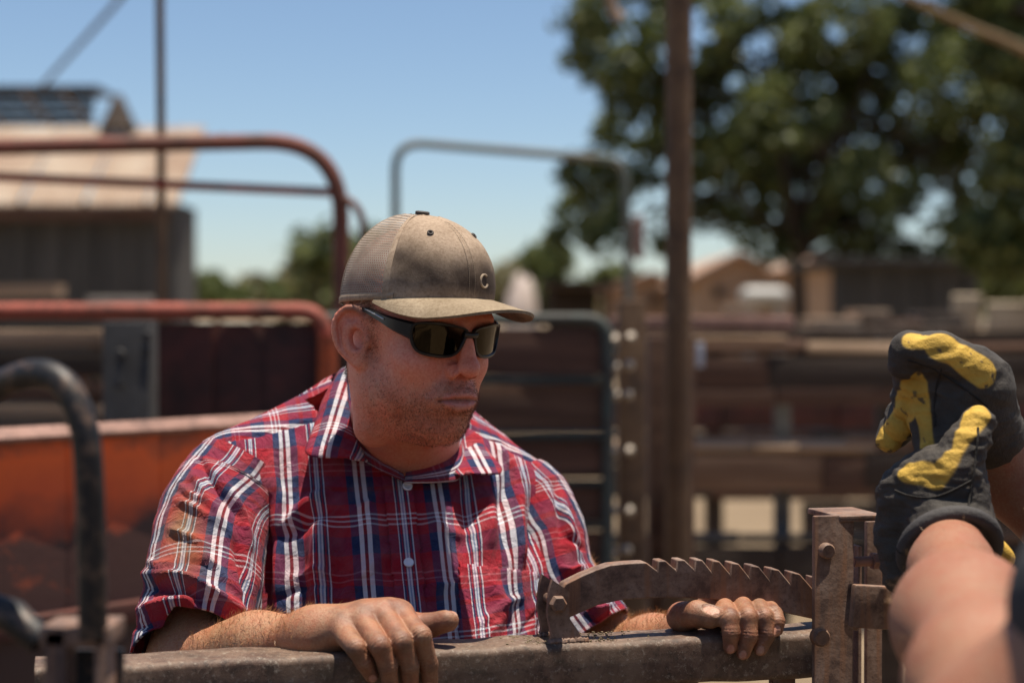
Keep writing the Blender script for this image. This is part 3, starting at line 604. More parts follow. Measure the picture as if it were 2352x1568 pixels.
MB().box(((a[0]+c[0])/2, 25.2, a[2]), (c[0]-a[0]+.2, 2.6, .07), None, .01).build('roof', M_WDARK, ls); MB().box(((a[0]+c[0])/2, 26.4, a[2]/2), (c[0]-a[0], .05, a[2]), None).build('back_wall', M_WDARK, ls)
for xx in (a[0], c[0]): MB().box((xx, 24.1, a[2]/2-.02), (.09, .09, a[2]-.06), None).build('post', M_WDARK, ls)

# --- fence behind the photographer (mirrored in the lenses)
bf_ = empty('pen_fence', (0, -3., 0), 'plank pen fence standing opposite the man, behind the camera side', 'fence')
for k in range(3):
    for zz in (.3, .65, 1.0, 1.35, 1.7): MB().bar((-6+4*k+.01, -3., zz), (-2+4*k-.01, -3., zz), .04, .24, bev=.004).build('plank', M_WDARK, bf_)
for xx in (-6, -2, 2, 6): MB().box((xx, -3.09, 1.05), (.13, .13, 2.1), None, .01).build('post', M_WTAN, bf_)

# ------------------------------------------------------------------ trees: limbs plus leaves spread through the crown's volume
def leaf_mat(name, a, b_, c):
    m = bpy.data.materials.new(name); t, b = nodes(m); g = N(t, 'ShaderNodeNewGeometry'); r = ramp(t, g.outputs['Random Per Island'], [(0, a), (.55, b_), (1, c)])
    t.links.new(r.outputs[0], b.inputs['Base Color']); b.inputs['Roughness'].default_value = .5; b.inputs['Specular IOR Level'].default_value = .45
    tr = N(t, 'ShaderNodeBsdfTranslucent'); t.links.new(r.outputs[0], tr.inputs[0]); mx = N(t, 'ShaderNodeMixShader'); mx.inputs[0].default_value = .3
    t.links.new(b.outputs[0], mx.inputs[1]); t.links.new(tr.outputs[0], mx.inputs[2]); t.links.new(mx.outputs[0], t.nodes['Material Output'].inputs[0]); return m
M_LEAFD = leaf_mat('dark_olive_leaves', (.035, .05, .013), (.10, .125, .033), (.23, .25, .08)); M_LEAFG = leaf_mat('fresh_leaves', (.07, .09, .03), (.14, .17, .05), (.22, .24, .08)); M_LEAFP = leaf_mat('pale_dry_leaves', (.16, .15, .075), (.24, .215, .11), (.32, .28, .15))
M_BARK = mat_mottled('bark', [(.03, .021, .015), (.06, .043, .03), (.09, .066, .048)], 8, .9, .7, 30, .02)
def tree(name, label, base, trunk_pts, clumps, leaf, n, lm, seed, group=None, limb=True, r0=.16):
    r = np.random.RandomState(seed); t_ = empty(name, base, label, 'bush' if 'bush' in name else 'tree', group)
    tp = spline(trunk_pts, 6); mb = MB(); mb.tube(tp, np.linspace(r0, r0*.45, len(tp)), 12)
    mb.build('trunk', M_BARK, t_)
    if limb:
        for (c, rad) in clumps:
            c = np.asarray(c, float); k = len(tp)//3+r.randint(0, len(tp)-len(tp)//3); a = tp[k]; m = (a+c)/2+r.normal(size=3)*.15*np.linalg.norm(c-a)*.5
            MB().tube(spline([a, m, c], 6), np.linspace(r0*.4, r0*.08, 13), 7).build('limb', M_BARK, t_)
    w_ = np.array([q[1]**2.2 for q in clumps]); w_ = w_/w_.sum(); pick = r.choice(len(clumps), n, p=w_)
    C = np.array([q[0] for q in clumps]); Rr = np.array([q[1] for q in clumps]); d = r.normal(size=(n, 3)); d /= np.linalg.norm(d, axis=1)[:, None]
    p = C[pick]+d*(Rr[pick]*r.uniform(.25, 1.05, n)**.6)[:, None]*np.array([1, 1, .72])
    keep = wob(p, 4.2, seed+3, 2) > -.03; p = p[keep]; n = len(p)      # gaps between the sprays
    e1 = r.normal(size=(n, 3)); e1 /= np.linalg.norm(e1, axis=1)[:, None]; e2 = np.cross(e1, r.normal(size=(n, 3))); e2 /= np.linalg.norm(e2, axis=1)[:, None]; L = leaf*r.uniform(.6, 1.4, n)[:, None]
    n3 = np.cross(e1, e2); V = np.stack([p-e1*L, p+e2*L*.55+n3*L*.2, p+e1*L, p-e2*L*.55+n3*L*.2], 1).reshape(-1, 3)
    F = np.arange(4*n).reshape(-1, 4); mk('crown', V, F, lm, t_, False); return t_
def cl(lst, Y): return [(P(u, v, Y+dy), rp/FPX*Y) for u, v, rp, dy in lst]
Y = 25.
big = [(1340, 60, 75, 0), (1300, 20, 60, 1), (1420, 150, 95, -1), (1430, 300, 80, 1), (1400, 30, 90, -1), (1480, 210, 110, 0), (1350, 400, 80, 0), (1330, 480, 70, 1), (1400, 540, 70, -1), (1500, 420, 110, 0), (1470, 560, 70, 1), (1600, 60, 140, -1), (1650, 200, 120, 1), (1620, 350, 110, -1), (1700, 450, 120, 0), (1640, 490, 80, 1), (1760, 100, 150, 0), (1800, 260, 120, -1.5), (1860, 380, 110, 1), (1900, 60, 150, -1), (1760, 560, 70, 0), (1960, 240, 110, 1), (1990, 420, 110, -1), (1930, 510, 90, 0), (2080, 100, 150, 0), (2110, 330, 110, 1), (2080, 490, 90, -1), (1960, 590, 70, 1), (2140, 600, 80, 0), (2200, 200, 150, -1), (2230, 420, 110, 1), (2290, 60, 150, 0), (2330, 300, 120, -1), (1500, -120, 180, 0), (1750, -200, 200, 0), (2050, -180, 200, 0), (2300, -150, 180, 0), (2420, 180, 170, 0), (1450, 480, 60, -.5), (1290, 540, 45, 1), (2000, 330, 120, 1), (2150, 470, 110, 0), (2050, 570, 80, 1), (1860, 500, 90, 1), (1880, 180, 120, 1), (1700, 330, 110, -1), (1560, 560, 60, 0), (2250, 300, 130, 1), (2240, 560, 90, 1), (1540, 300, 100, 1), (2020, 600, 70, 0), (2180, 620, 70, -1), (2300, 600, 90, 0), (1660, 560, 55, 0), (1330, 130, 60, 0)]
tree('oak_tree', 'large dark-leaved tree spreading behind the rusty pole and pen fences', P(1840, 975, Y)*np.array([1, 1, 0]), [P(1842, 960, Y)*np.array([1, 1, 0]), P(1836, 700, Y), P(1828, 540, Y), P(1815, 430, Y), P(1790, 250, Y), P(1800, 60, Y)], cl(big, Y), .082, 62000, M_LEAFD, 5, r0=.115)
rt = [(2300, 560, 120, 0), (2400, 400, 160, 0), (2330, 120, 110, 0), (2450, 60, 200, 0), (2380, -120, 200, 0), (2500, 300, 200, 0), (2260, 10, 70, .5)]
tree('shade_tree', 'dark tree at the edge of the yard right of the big tree', P(2560, 1000, 17.)*np.array([1, 1, 0]), [P(2560, 1000, 17.)*np.array([1, 1, 0]), P(2550, 600, 17.), P(2500, 300, 17.), P(2420, 50, 17.)], cl(rt, 17.), .075, 14000, M_LEAFD, 6, r0=.14)
tag(MB().tube(spline([P(2560, 235, 16.5), P(2352, 115, 16.), P(2230, 62, 15.8), P(2100, 2, 15.6), P(2040, -30, 15.5)], 6), np.linspace(.055, .02, 25), 8).build('bare_branch', mat_mottled('sun_tinted_bark', [(.16, .11, .06), (.26, .18, .10)], 9, .9)), 'bare tan branch slanting across the top of the big tree', 'branch')  # paler copy of the bark: sunlight on this branch is in the colour
tag(MB().tube(spline([P(1388, -60, 7.), P(1400, -5, 7.), P(1412, 30, 7.), P(1428, 44, 7.)], 6), [.02]*15+[.024]*4, 8).build('rope_end', M_WTAN), 'frayed tan rope end dangling in front of the tree crown', 'rope')
def bush(i, u, vtop, w_, Y, lm, label, n=2600):
    c = P(u, (vtop+715)/2, Y); rr = np.random.RandomState(i); h = (715-vtop); L = [(u+rr.uniform(-.5, .5)*w_, vtop+h*rr.uniform(.25, .9), h*rr.uniform(.26, .42), rr.uniform(-1, 1)) for _ in range(9)]+[(u, vtop+h*.28, h*.28, 0)]
    tree('bush', label, P(u, 800, Y)*np.array([1, 1, 0]), [P(u, 800, Y)*np.array([1, 1, 0]), P(u, 715, Y), P(u, (vtop+715)/2, Y)], cl(L, Y), .004*Y, n, lm, 100+i, 'shrubs along the far edge of the yard', limb=False, r0=.003*Y)
bush(1, 500, 618, 90, 55., M_LEAFG, 'green bush at the corner of the barn'); bush(2, 590, 630, 90, 60., M_LEAFP, 'pale dry bush in the row between barn and pipe panel'); bush(3, 665, 608, 80, 58., M_LEAFG, 'fresh green bush in the row between barn and pipe panel')
bush(4, 735, 560, 80, 50., M_LEAFP, 'tall pale bush behind the upright of the pipe panel'); bush(5, 730, 490, 40, 45., M_LEAFD, 'slim dark sapling behind the upright of the pipe panel', 900)
bush(6, 850, 500, 70, 48., M_LEAFG, 'tall green bush behind the man\'s cap'); bush(7, 1190, 575, 90, 46., M_LEAFP, 'pale bush above the tarp stack'); bush(8, 1280, 545, 80, 44., M_LEAFG, 'green bush behind the lean-to')
bush(9, 2290, 545, 160, 30., M_LEAFG, 'bright green bush behind the plywood sheets', 5000); bush(10, 1010, 600, 160, 60., M_LEAFP, 'wide pale bush hidden behind the man\'s head'); bush(11, 1440, 600, 90, 52., M_LEAFD, 'dark bush behind the lower tan house'); bush(12, 2120, 600, 120, 27., M_LEAFD, 'dark bush at the shaded shed', 3000)

# ================================================================== THE MAN AT THE RAIL
man = empty('person', (-.14, 2.1, 0), 'man in red plaid shirt, tan cap and dark sunglasses leaning on the rusty rail', 'person')

# --- skin
def skin_material():
    m = bpy.data.materials.new('skin'); t, b = nodes(m)
    a = N(t, 'ShaderNodeVertexColor', layer_name='tint')
    f = noise(t, 380, 4, .7); f2 = noise(t, 75, 5, .65, None, .6); f3 = noise(t, 17, 3, .5)
    c = mixc(t, ramp(t, f, [(.35, (0, 0, 0)), (.66, (1, 1, 1))]).outputs[0], a.outputs[0], (.86, .66, .58), 'MULTIPLY')
    c = mixc(t, ramp(t, f3, [(.42, (0, 0, 0)), (.62, (.5, .5, .5))]).outputs[0], c, (.95, .70, .64), 'MULTIPLY')
    c = mixc(t, ramp(t, f2, [(.4, (0, 0, 0)), (.68, (.8, .8, .8))]).outputs[0], c, (1.0, .74, .68), 'MULTIPLY')
    t.links.new(c, b.inputs['Base Color'])
    b.inputs['Roughness'].default_value = .56; b.inputs['Specular IOR Level'].default_value = .55
    b.inputs['Subsurface Weight'].default_value = .04; b.inputs['Subsurface Radius'].default_value = (1, .35, .2)
    b.inputs['Subsurface Scale'].default_value = .006
    n1 = noise(t, 420, 5, .7); bump(t, b, n1, .6, .0012)
    return m
M_SKIN = skin_material()
def hair_mat(name, c, rough=.5):
    m = bpy.data.materials.new(name); t, b = nodes(m); o = N(t, 'ShaderNodeNewGeometry')
    r = ramp(t, o.outputs['Random Per Island'], [(0, tuple(q*.55 for q in c)), (1, c)]); t.links.new(r.outputs[0], b.inputs['Base Color'])
    b.inputs['Roughness'].default_value = rough; return m
M_BEARD = hair_mat('beard_hair', (.24, .085, .032)); M_HAIR = hair_mat('head_hair', (.09, .045, .022)); M_ARMHAIR = hair_mat('arm_hair', (.50, .26, .10))

# --- head frame: x to his left, y forward, z up, in centimetres, origin between the ear canals
YAW, PIT, ROL = RAD(39.5), RAD(7.5), RAD(1.5)
HC = np.array([-.1035, 1.925, 1.4755]); HS = .0095
F0 = np.array([sin(YAW), -cos(YAW), 0]); L0 = np.array([cos(YAW), sin(YAW), 0]); U0 = np.array([0, 0, 1.])
Fh = F0*cos(PIT)-U0*sin(PIT); Uh = U0*cos(PIT)+F0*sin(PIT)
Lh, Uh = L0*cos(ROL)-Uh*sin(ROL), Uh*cos(ROL)+L0*sin(ROL)
HB = np.stack([Lh, Fh, Uh], 1)
def h2w(p): return HC+HS*(np.asarray(p, float)@HB.T)
def w2h(p): return ((np.asarray(p, float)-HC)@HB)/HS

def ear_ops(s):
    """ear on side s: blade, rim, inner ridge, bowl, lobe"""
    c = np.array([s*7.15, -1.2, -.15]); up = np.array([s*.10, -.22, 1.]); up /= np.linalg.norm(up)
    fw = np.array([-s*.42, .9, .2]); fw -= up*(fw@up); fw /= np.linalg.norm(fw); ou = np.cross(fw, up)*1.0
    if ou[0]*s < 0: ou = -ou
    E = lambda a, b, o=0.: c+fw*a+up*b+ou*o
    E_ = E; E = lambda a, b, o=0.: E_(a*1.18, b*1.06, o*1.15); R = np.stack([fw, up, ou], 1); ops = []
    ops.append((1, ell(E(-.3, .15, .32), (1.95, 3.05, .42), R), .6))
    ops.append((1, ell(E(.1, -2.45, .15), (.85, .95, .36), R), .6))
    rim = [E(.95, .75, -.1), E(1.15, 1.9, .25), E(.6, 2.9, .5), E(-.45, 3.15, .6), E(-1.45, 2.5, .7), E(-1.95, 1.3, .75), E(-1.95, 0, .7), E(-1.6, -1.2, .55), E(-1.0, -2.1, .35), E(-.3, -2.9, .2)]
    ops.append((1, chain(spline(rim, 2), np.linspace(.36, .36, 19), .15), .22))
    ant = [E(.2, 1.5, .35), E(-.75, 1.1, .48), E(-1.1, .1, .5), E(-.85, -1.0, .45), E(-.35, -1.6, .4)]
    ops.append((1, chain(spline(ant, 2), [.3]*9, .15), .3))
    ops.append((-1, ell(E(.15, -.2, .6), (.85, 1.2, 1.05), R), .2))
    ops.append((-1, ell(E(-.1, 2.1, .62), (.75, .5, .32), R), .2))
    ops.append((-1, ell(E(-1.48, .6, .72), (.16, 1.5, .3), R), .15))
    ops.append((1, ell(E(1.2, -.45, .1), (.32, .6, .42), R), .35))
    return ops
nb = w2h([-.132, 2.085, 1.30]); nb2 = w2h([-.12, 2.03, 1.38])
head_ops = [
    (1, ell((0, -.9, 4.0), (7.35, 9.3, 8.6)), 1),
    (1, ell((0, 3.1, -1.2), (5.65, 5.35, 7.0)), 2.2),
    (1, ell((0, 3.2, -5.8), (5.5, 5.3, 4.9)), 2.0),
    (1, ell((-3.8, 4.9, -1.9), (2.4, 2.7, 2.3)), 1.6), (1, ell((3.6, 4.9, -1.9), (2.3, 2.7, 2.3)), 1.6),
    (1, ell((-4.6, 2.2, -5.6), (2.2, 3.4, 3.0)), 1.8), (1, ell((4.4, 2.0, -5.6), (2.0, 3.2, 3.0)), 1.8),
    (1, ell((0, 6.4, -8.9), (2.6, 2.0, 1.9)), 1.6),
    (1, ell((0, 2.5, -8.9), (4.6, 4.5, 2.4)), 1.8),
    (1, rc((-4.7, -1.5, -3), (-4.0, -.6, -10), 2.2, 2.5), 2.0), (1, rc((4.7, -1.5, -3), (4.0, -.6, -10), 2.2, 2.5), 2.0),
    (1, rc((0, -2.8, -3.5), nb2, 5.9, 6.1), 1.6), (1, rc(nb2, nb, 6.1, 7.4), 2.2),
    (1, rc((-3.2, 7.7, 3.1), (3.2, 7.7, 3.1), 1.3, 1.3), 1.2),
    (-1, ell((-3.2, 9.6, 1.3), (1.9, 1.9, 1.3)), 1.3), (-1, ell((3.2, 9.6, 1.3), (1.9, 1.9, 1.3)), 1.3),
    (1, ell((-3.1, 7.4, 1.2), (1.25, 1.25, 1.1)), .5), (1, ell((3.1, 7.4, 1.2), (1.25, 1.25, 1.1)), .5),
    (1, ell((0, 7.6, -5.4), (3.0, 1.75, 2.3)), 1.4),
    # nose
    (1, rc((0, 8.5, 2.4), (0, 9.9, -1.3), .85, 1.0), .9), (1, ell((0, 10.15, -1.8), (1.25, 1.2, 1.05)), .5),
    (1, ell((-1.32, 9.05, -2.35), (.8, 1.05, .85)), .3), (1, ell((1.32, 9.05, -2.35), (.8, 1.05, .85)), .3),
    (-1, ell((-.85, 9.65, -2.9), (.45, .7, .5)), .15), (-1, ell((.85, 9.65, -2.9), (.45, .7, .5)), .15),
    (-1, rc((-2.0, 9.2, -2.0), (-3.35, 8.1, -4.9), .34, .34), .8), (-1, rc((2.0, 9.2, -2.0), (3.35, 8.1, -4.9), .28, .3), 1.0),
    (-1, rc((-1.55, 9.75, -1.55), (-1.95, 9.35, -2.7), .2, .2), .3), (-1, rc((1.55, 9.75, -1.55), (1.95, 9.35, -2.7), .2, .2), .3),
    (1, ell((0, 7.75, -5.35), (2.9, 1.2, 1.5)), 1.0),
    (-1, ell((0, 9.75, -3.8), (.3, .55, .7)), .4),
    (-1, ell((0, 10.05, -7.35), (1.8, 1.25, .5)), .8),
]
h0 = compose(head_ops)
def on_face(x_, z_):
    yy = np.full(1, 12.)
    for _ in range(60): yy = yy-.7*h0(np.array([[x_, yy[0], z_]]))
    return float(yy[0])
def along(pts, dy): return [(x_, on_face(x_, z_)+dy, z_) for x_, z_ in pts]
# mouth: lips laid on the face, then the parting between them
head_ops += [
    (1, chain(along([(-2.5, -5.5), (-1.6, -5.16), (-.8, -4.92), (-.3, -4.85), (.3, -4.85), (.8, -4.92), (1.6, -5.16), (2.5, -5.5)], -.18), [.16, .38, .50, .52, .52, .50, .38, .16], .2), .3),
    (1, chain(along([(-2.3, -5.72), (-1.5, -5.95), (-.7, -6.1), (0, -6.15), (.7, -6.1), (1.5, -5.95), (2.3, -5.72)], -.18), [.18, .44, .60, .64, .60, .44, .18], .2), .3),
    (-1, chain(along([(-2.95, -5.72), (-2.3, -5.58), (-1.4, -5.47), (-.7, -5.42), (0, -5.47), (.7, -5.42), (1.4, -5.47), (2.3, -5.58), (2.95, -5.72)], .12), [.17, .22, .24, .26, .27, .26, .24, .22, .17], .1), .10),
] + ear_ops(-1) + ear_ops(1)
hf = compose(head_ops)
hv, hq = sculpt(lambda p: hf(p)+.0, (-11, -13, -20), (11, 12.5, 13), .17)
hv = relax(hv, hq, 1, .4); hn = vnormals(hv, hq); hq_w = hv.copy()
# colour by region (head frame)
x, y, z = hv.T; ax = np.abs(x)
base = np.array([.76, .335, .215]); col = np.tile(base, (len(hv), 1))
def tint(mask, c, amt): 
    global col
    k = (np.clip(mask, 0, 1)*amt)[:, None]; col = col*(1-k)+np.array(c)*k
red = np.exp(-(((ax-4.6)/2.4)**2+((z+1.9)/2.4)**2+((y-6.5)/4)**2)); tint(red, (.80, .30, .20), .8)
nose = np.exp(-((ax/1.7)**2+((z+2.0)/1.5)**2+((y-10)/2)**2)); tint(nose, (.74, .26, .19), .75)
earm = np.exp(-(((ax-7.8)/1.3)**2+((z-.3)/3.2)**2+((y+1.3)/2.4)**2)); tint(earm, (.70, .26, .18), .75)
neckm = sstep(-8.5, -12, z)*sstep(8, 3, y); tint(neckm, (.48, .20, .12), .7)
beard = np.maximum(sstep(-3.4, -5.6, z-.28*np.clip(y-4, 0, 6)*0)*sstep(-12.5, -10.0, z), 0)
jaw = sstep(-1.0, -5.2, z+.55*(y-2.5)-.2*ax*0)           # side whiskers come up in front of the ear
jw = sstep(3.0, 7.2, y); edge = .55*wob(hv, 1.5, 57)
jaw = (jw*sstep(-3.2, -6.6, z+.25*(ax-3)+edge)+(1-jw)*sstep(-.8, -5.2, z+.15*(y-1)+edge))*sstep(-1.2, 1.6, y)
jaw *= sstep(-12.6, -9.4, z+edge)
must = np.exp(-((ax/2.5)**4+((z+3.95)/.7)**2))*sstep(7, 8, y)
whisk = np.exp(-(((y-.9)/1.1)**2))*sstep(-3.5, -2, z)*sstep(5.5, 4.5, z)*(ax > 5.4)
lipm = (np.exp(-((z+4.98+.07*x*x)/.33)**2)*(ax < 2.3)+np.exp(-((z+6.0-.05*x*x)/.36)**2)*(ax < 2.1))*sstep(8.0, 8.5, y)
bm_ = np.clip(jaw+must*.9+whisk*.8, 0, 1)*(1-np.clip(lipm, 0, 1))
tint(bm_*(.75+.5*wob(hv, 2.2, 55)), (.34, .14, .075), .55)
tint(lipm, (.55, .20, .17), .7)
crease = np.exp(-((z+5.45+.028*x*x)/.15)**2)*(ax < 2.7)*(y > 7.6); tint(crease, (.10, .02, .02), .8)
scalp = sstep(2.2, 3.4, z+.25*(y+2))*sstep(2.5, .5, y)+sstep(-3.5, -7, y)*sstep(-6.5, -4.5, z); tint(np.clip(scalp, 0, 1), (.15, .075, .042), .75)
head_w = h2w(hv); hn_w = hn@HB.T

# --- arms and hands: joints placed from where they are seen, on the rail's depth
shR = P(530, 1100, 2.02); elR = P(430, 1512, 1.87); wrR = P(728, 1460, 1.765)
shL = P(1196, 1150, 2.12); elL = P(1415, 1512, 2.05); wrL = P(1575, 1468, 1.925)
def hand_ops(J, rad, palm, thumb, kf=.0016, kp=.006):
    allf = compose([(1, chain(J[i], rad[i], .003), kf) for i in range(4)])
    pf = compose(palm); th = chain(*thumb, .004)
    def f(p): return smin(smin(pf(p), allf(p), kp), th(p), .007)
    return f
def nail_dir(a, b): d = b-a; return d/np.linalg.norm(d)
def make_hand_R():
    y0 = lambda u, v: 1.7   # placeholder
    I = [P(917, 1412, 1.757), P(966, 1459, 1.712), P(984, 1524, 1.722), P(988, 1566, 1.727)]
    Mi = [P(879, 1411, 1.750), P(922, 1473, 1.702), P(940, 1530, 1.709), P(942, 1582, 1.716)]
    Ri = [P(831, 1424, 1.744), P(872, 1482, 1.693), P(891, 1530, 1.698), P(898, 1580, 1.706)]
    Pi = [P(784, 1447, 1.738), P(817, 1487, 1.694), P(836, 1520, 1.698), P(853, 1550, 1.704)]
    J = [I, Mi, Ri, Pi]
    R_ = [[.0125, .0103, .0092, .0078], [.0125, .0106, .0094, .008], [.012, .0102, .009, .0078], [.0115, .0094, .0084, .0072]]
    wr = wrR; Th = [P(870, 1440, 1.79), P(935, 1434, 1.772), P(985, 1436, 1.764), P(1028, 1424, 1.757)]
    palm = [(1, rc(wr, I[0], .021, .0145), .01), (1, rc(wr, Mi[0], .023, .0145), .014), (1, rc(wr, Ri[0], .023, .0145), .014), (1, rc(wr, Pi[0], .021, .013), .014),
            (1, rc(I[0], Pi[0], .0115, .011), .008), (1, rc(P(845, 1415, 1.768), P(893, 1404, 1.770), .016, .013), .012),
            (1, rc(wr, elR*.45+wr*.55, .0235, .0295), .02), (1, rc(elR*.45+wr*.55, elR, .0295, .0335), .03), (1, rc(elR, shR, .038, .042), .03)]
    for i in range(3):   # valleys between the knuckles
        a = (np.array(J[i][0])+J[i+1][0])/2; b = (np.array(J[i][1])+J[i+1][1])/2
        palm.append((-1, rc(a*.75+b*.25+np.array([0, -.006, .013]), a*.3+b*.7+np.array([0, -.009, .011]), .0022, .003), .007))
    return J, R_, Th, [.016, .0135, .0118, .0112], palm
def make_hand_L():
    fy = lambda u: railY((u-1176)/FPX*1.82)
    I = [P(1650, 1374, 1.862), P(1676, 1420, fy(1676)-.005), P(1679, 1452, fy(1679)-.0105), P(1677, 1484, fy(1677)-.009)]
    Mi = [P(1692, 1370, 1.868), P(1718, 1417, fy(1718)-.007), P(1721, 1459, fy(1720)-.012), P(1707, 1498, fy(1707)-.009)]
    Ri = [P(1728, 1372, 1.876), P(1755, 1417, fy(1755)-.006), P(1762, 1455, fy(1760)-.0105), P(1747, 1489, fy(1748)-.009)]
    Pi = [P(1752, 1380, 1.885), P(1778, 1410, fy(1778)+.002), P(1785, 1426, fy(1785)-.006), P(1784, 1446, fy(1784)-.0085)]
    R_ = [[.0120, .0102, .0088, .0074], [.0120, .0100, .0088, .0074], [.0115, .0096, .0085, .0072], [.0105, .0088, .0078, .0066]]
    wr = wrL; Th = [P(1590, 1440, 1.885), P(1566, 1416, 1.845), P(1600, 1408, 1.826), P(1632, 1415, 1.815)]
    palm = [(1, rc(wr, q, .022, .014), .014) for q in (I[0], Mi[0], Ri[0], Pi[0])]
    palm += [(1, rc(I[0], Pi[0], .012, .0115), .008), (1, rc(wr, elL*.45+wr*.55, .0235, .033), .02), (1, rc(elL*.45+wr*.55, elL, .031, .034), .03), (1, rc(elL, shL, .034, .04), .03)]
    return [I, Mi, Ri, Pi], R_, Th, [.0175, .0150, .0132, .0122], palm
arms = []
for side, (J, R_, Th, Tr, palm), el in (('R', make_hand_R(), elR), ('L', make_hand_L(), elL)):
    f = hand_ops(J, R_, palm, (Th, Tr))
    pts = np.array([q for c in J for q in c]+list(Th)+[wrR if side == 'R' else wrL, el, (el+(shR if side == 'R' else shL))/2])
    av, aq = sculpt(f, pts.min(0)-.06, pts.max(0)+.06, .0013)
    av = relax(av, aq, 1, .4); an = vnormals(av, aq)
    c = np.tile(np.array([.41, .235, .125]), (len(av), 1))
    hand = np.exp(-(np.min([np.linalg.norm(av-q, axis=1) for ch in J for q in ch]+[np.linalg.norm(av-q, axis=1) for q in Th], axis=0)/.034)**2)
    k = (hand*.75)[:, None]; c = c*(1-k)+np.array([.27, .155, .092])*k
    # grime: worked into the skin in irregular patches, darker on the finger backs
    g = sstep(.0, .8, wob(av, 160, 3)+.25)*hand; k = (g*(.62 if side == 'L' else .58))[:, None]; c = c*(1-k)+np.array([.10, .055, .035])*k
    for ch in J:                   # creases over the joints
        for jn in (1, 2):
            d = ch[jn+1]-ch[jn-1]; d = d/np.linalg.norm(d); rel = av-ch[jn]; tt = rel@d; near = np.linalg.norm(rel, axis=1) < .016
            line = near*(np.exp(-(tt/.0007)**2)+np.exp(-((tt-.0032)/.0006)**2)+np.exp(-((tt+.0032)/.0006)**2)); kk = np.clip(line*.34, 0, 1)[:, None]
            c = c*(1-kk)+np.array([.12, .055, .035])*kk
            av = av-an*(line*.0005)[:, None]
    for ch in J+[list(Th)]:        # nails: a flat plate near the tip, on the outer side
        a, b = np.array(ch[-2]), np.array(ch[-1]); d = nail_dir(a, b); out = np.array([0, -1, .25]) if ch is not Th else np.array([.0, -.75, .65])
        if side == 'R' and len(ch) and np.allclose(ch[-1], Th[-1]): out = np.array([.1, .4, .9])
        if side == 'L' and np.allclose(ch[-1], Th[-1]): out = np.array([.1, -.62, .78])
        out = out-d*(out@d); out /= np.linalg.norm(out); sd_ = np.cross(d, out); rel = av-b
        big = 1.25 if np.allclose(ch[-1], Th[-1]) else .82; e = ((rel@d-.0022*big)/(.0074*big))**2+((rel@sd_)/(.0050*big))**2; m = (e < 1)*(rel@out > .002); kk = (m*.85)[:, None]
        rimm = np.exp(-((e-1.05)/.16)**2)*(rel@out > .002); c = c*(1-kk)+np.array([.55, .36, .27])*kk; kk = (rimm*.45)[:, None]; c = c*(1-kk)+np.array([.10, .05, .03])*kk
        flat = m*np.clip(rel@out-.0062, 0, .01); av = av-out*(flat*.5)[:, None]-an*(rimm*.0006)[:, None]
    arms.append((av, aq, an, c, f))
# hidden trunk and legs under the clothes, coarse
TY = RAD(13); TX = np.array([cos(TY), sin(TY), 0]); TF = np.array([sin(TY), -cos(TY), 0]); TO = np.array([-.147, 2.085, 0])
TB = np.stack([TX, TF, np.array([0, 0, 1.])], 1)
def t2w(p): return TO+np.asarray(p, float)@TB.T
def w2t(p): return (np.asarray(p, float)-TO)@TB
tr = compose([(1, ell((0, 0, 1.18), (.155, .105, .17)), .05), (1, ell((0, .01, 1.0), (.15, .125, .2)), .06), (1, rc((-.1, .0, .88), (-.11, .0, .5), .085, .06), .05), (1, rc((.1, .0, .88), (.11, .0, .5), .085, .06), .05),
              (1, rc((-.11, 0, .5), (-.12, -.03, .08), .055, .04), .03), (1, rc((.11, 0, .5), (.12, -.03, .08), .055, .04), .03),
              (1, rc((0, -.03, 1.26), (.0, -.01, 1.33), .07, .065), .05), (1, rc((-.12, 0, .04), (-.125, .12, .03), .04, .035), .03), (1, rc((.12, 0, .04), (.125, .12, .03), .04, .035), .03),
              (1, rc(w2t(shR), (0, 0, 1.27), .045, .07), .04), (1, rc(w2t(shL), (0, 0, 1.27), .045, .07), .04)])
tv, tq = sculpt(tr, (-.3, -.25, -.02), (.3, .3, 1.45), .012)
allv = [head_w]+[a[0] for a in arms]+[t2w(tv)]; off = np.cumsum([0]+[len(a) for a in allv])
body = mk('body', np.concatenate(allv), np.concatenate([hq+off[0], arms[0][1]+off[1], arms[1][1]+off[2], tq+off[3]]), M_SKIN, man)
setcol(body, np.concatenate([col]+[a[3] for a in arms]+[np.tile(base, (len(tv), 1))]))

# --- hair of head, stubble and forearms
hairs(head_w, hn_w, np.clip(scalp, 0, 1)*(earm < .3)*(z < 5.0), 6500, .0062, .00034, (0, 0, -.006*60), .25, 1, 'hair', M_HAIR, man)
st = np.clip(jaw*(.35+.65*sstep(2.5, 6.5, y))+must*.8+whisk*.9, 0, 1)*(1-np.clip(lipm, 0, 1)); gap = st**1.3
hairs(head_w, hn_w, gap, 7500, .0032, .00034, (0, 0, -.25), .35, 2, 'beard', M_BEARD, man)
for i, (av, aq, an, c, f) in enumerate(arms):
    el, wr = ((elR, wrR), (elL, wrL))[i]; d = wr-el; tt = ((av-el)@d)/(d@d); m = sstep(-.15, .05, tt)*sstep(1.1, .9, tt)*(.4+.6*sstep(-.2, .4, an[:, 2]))
    hairs(av, an, m, 3600, .0095, .00030, tuple(d/np.linalg.norm(d)*.55), .35, 5+i, 'arm_hair', M_ARMHAIR, man)

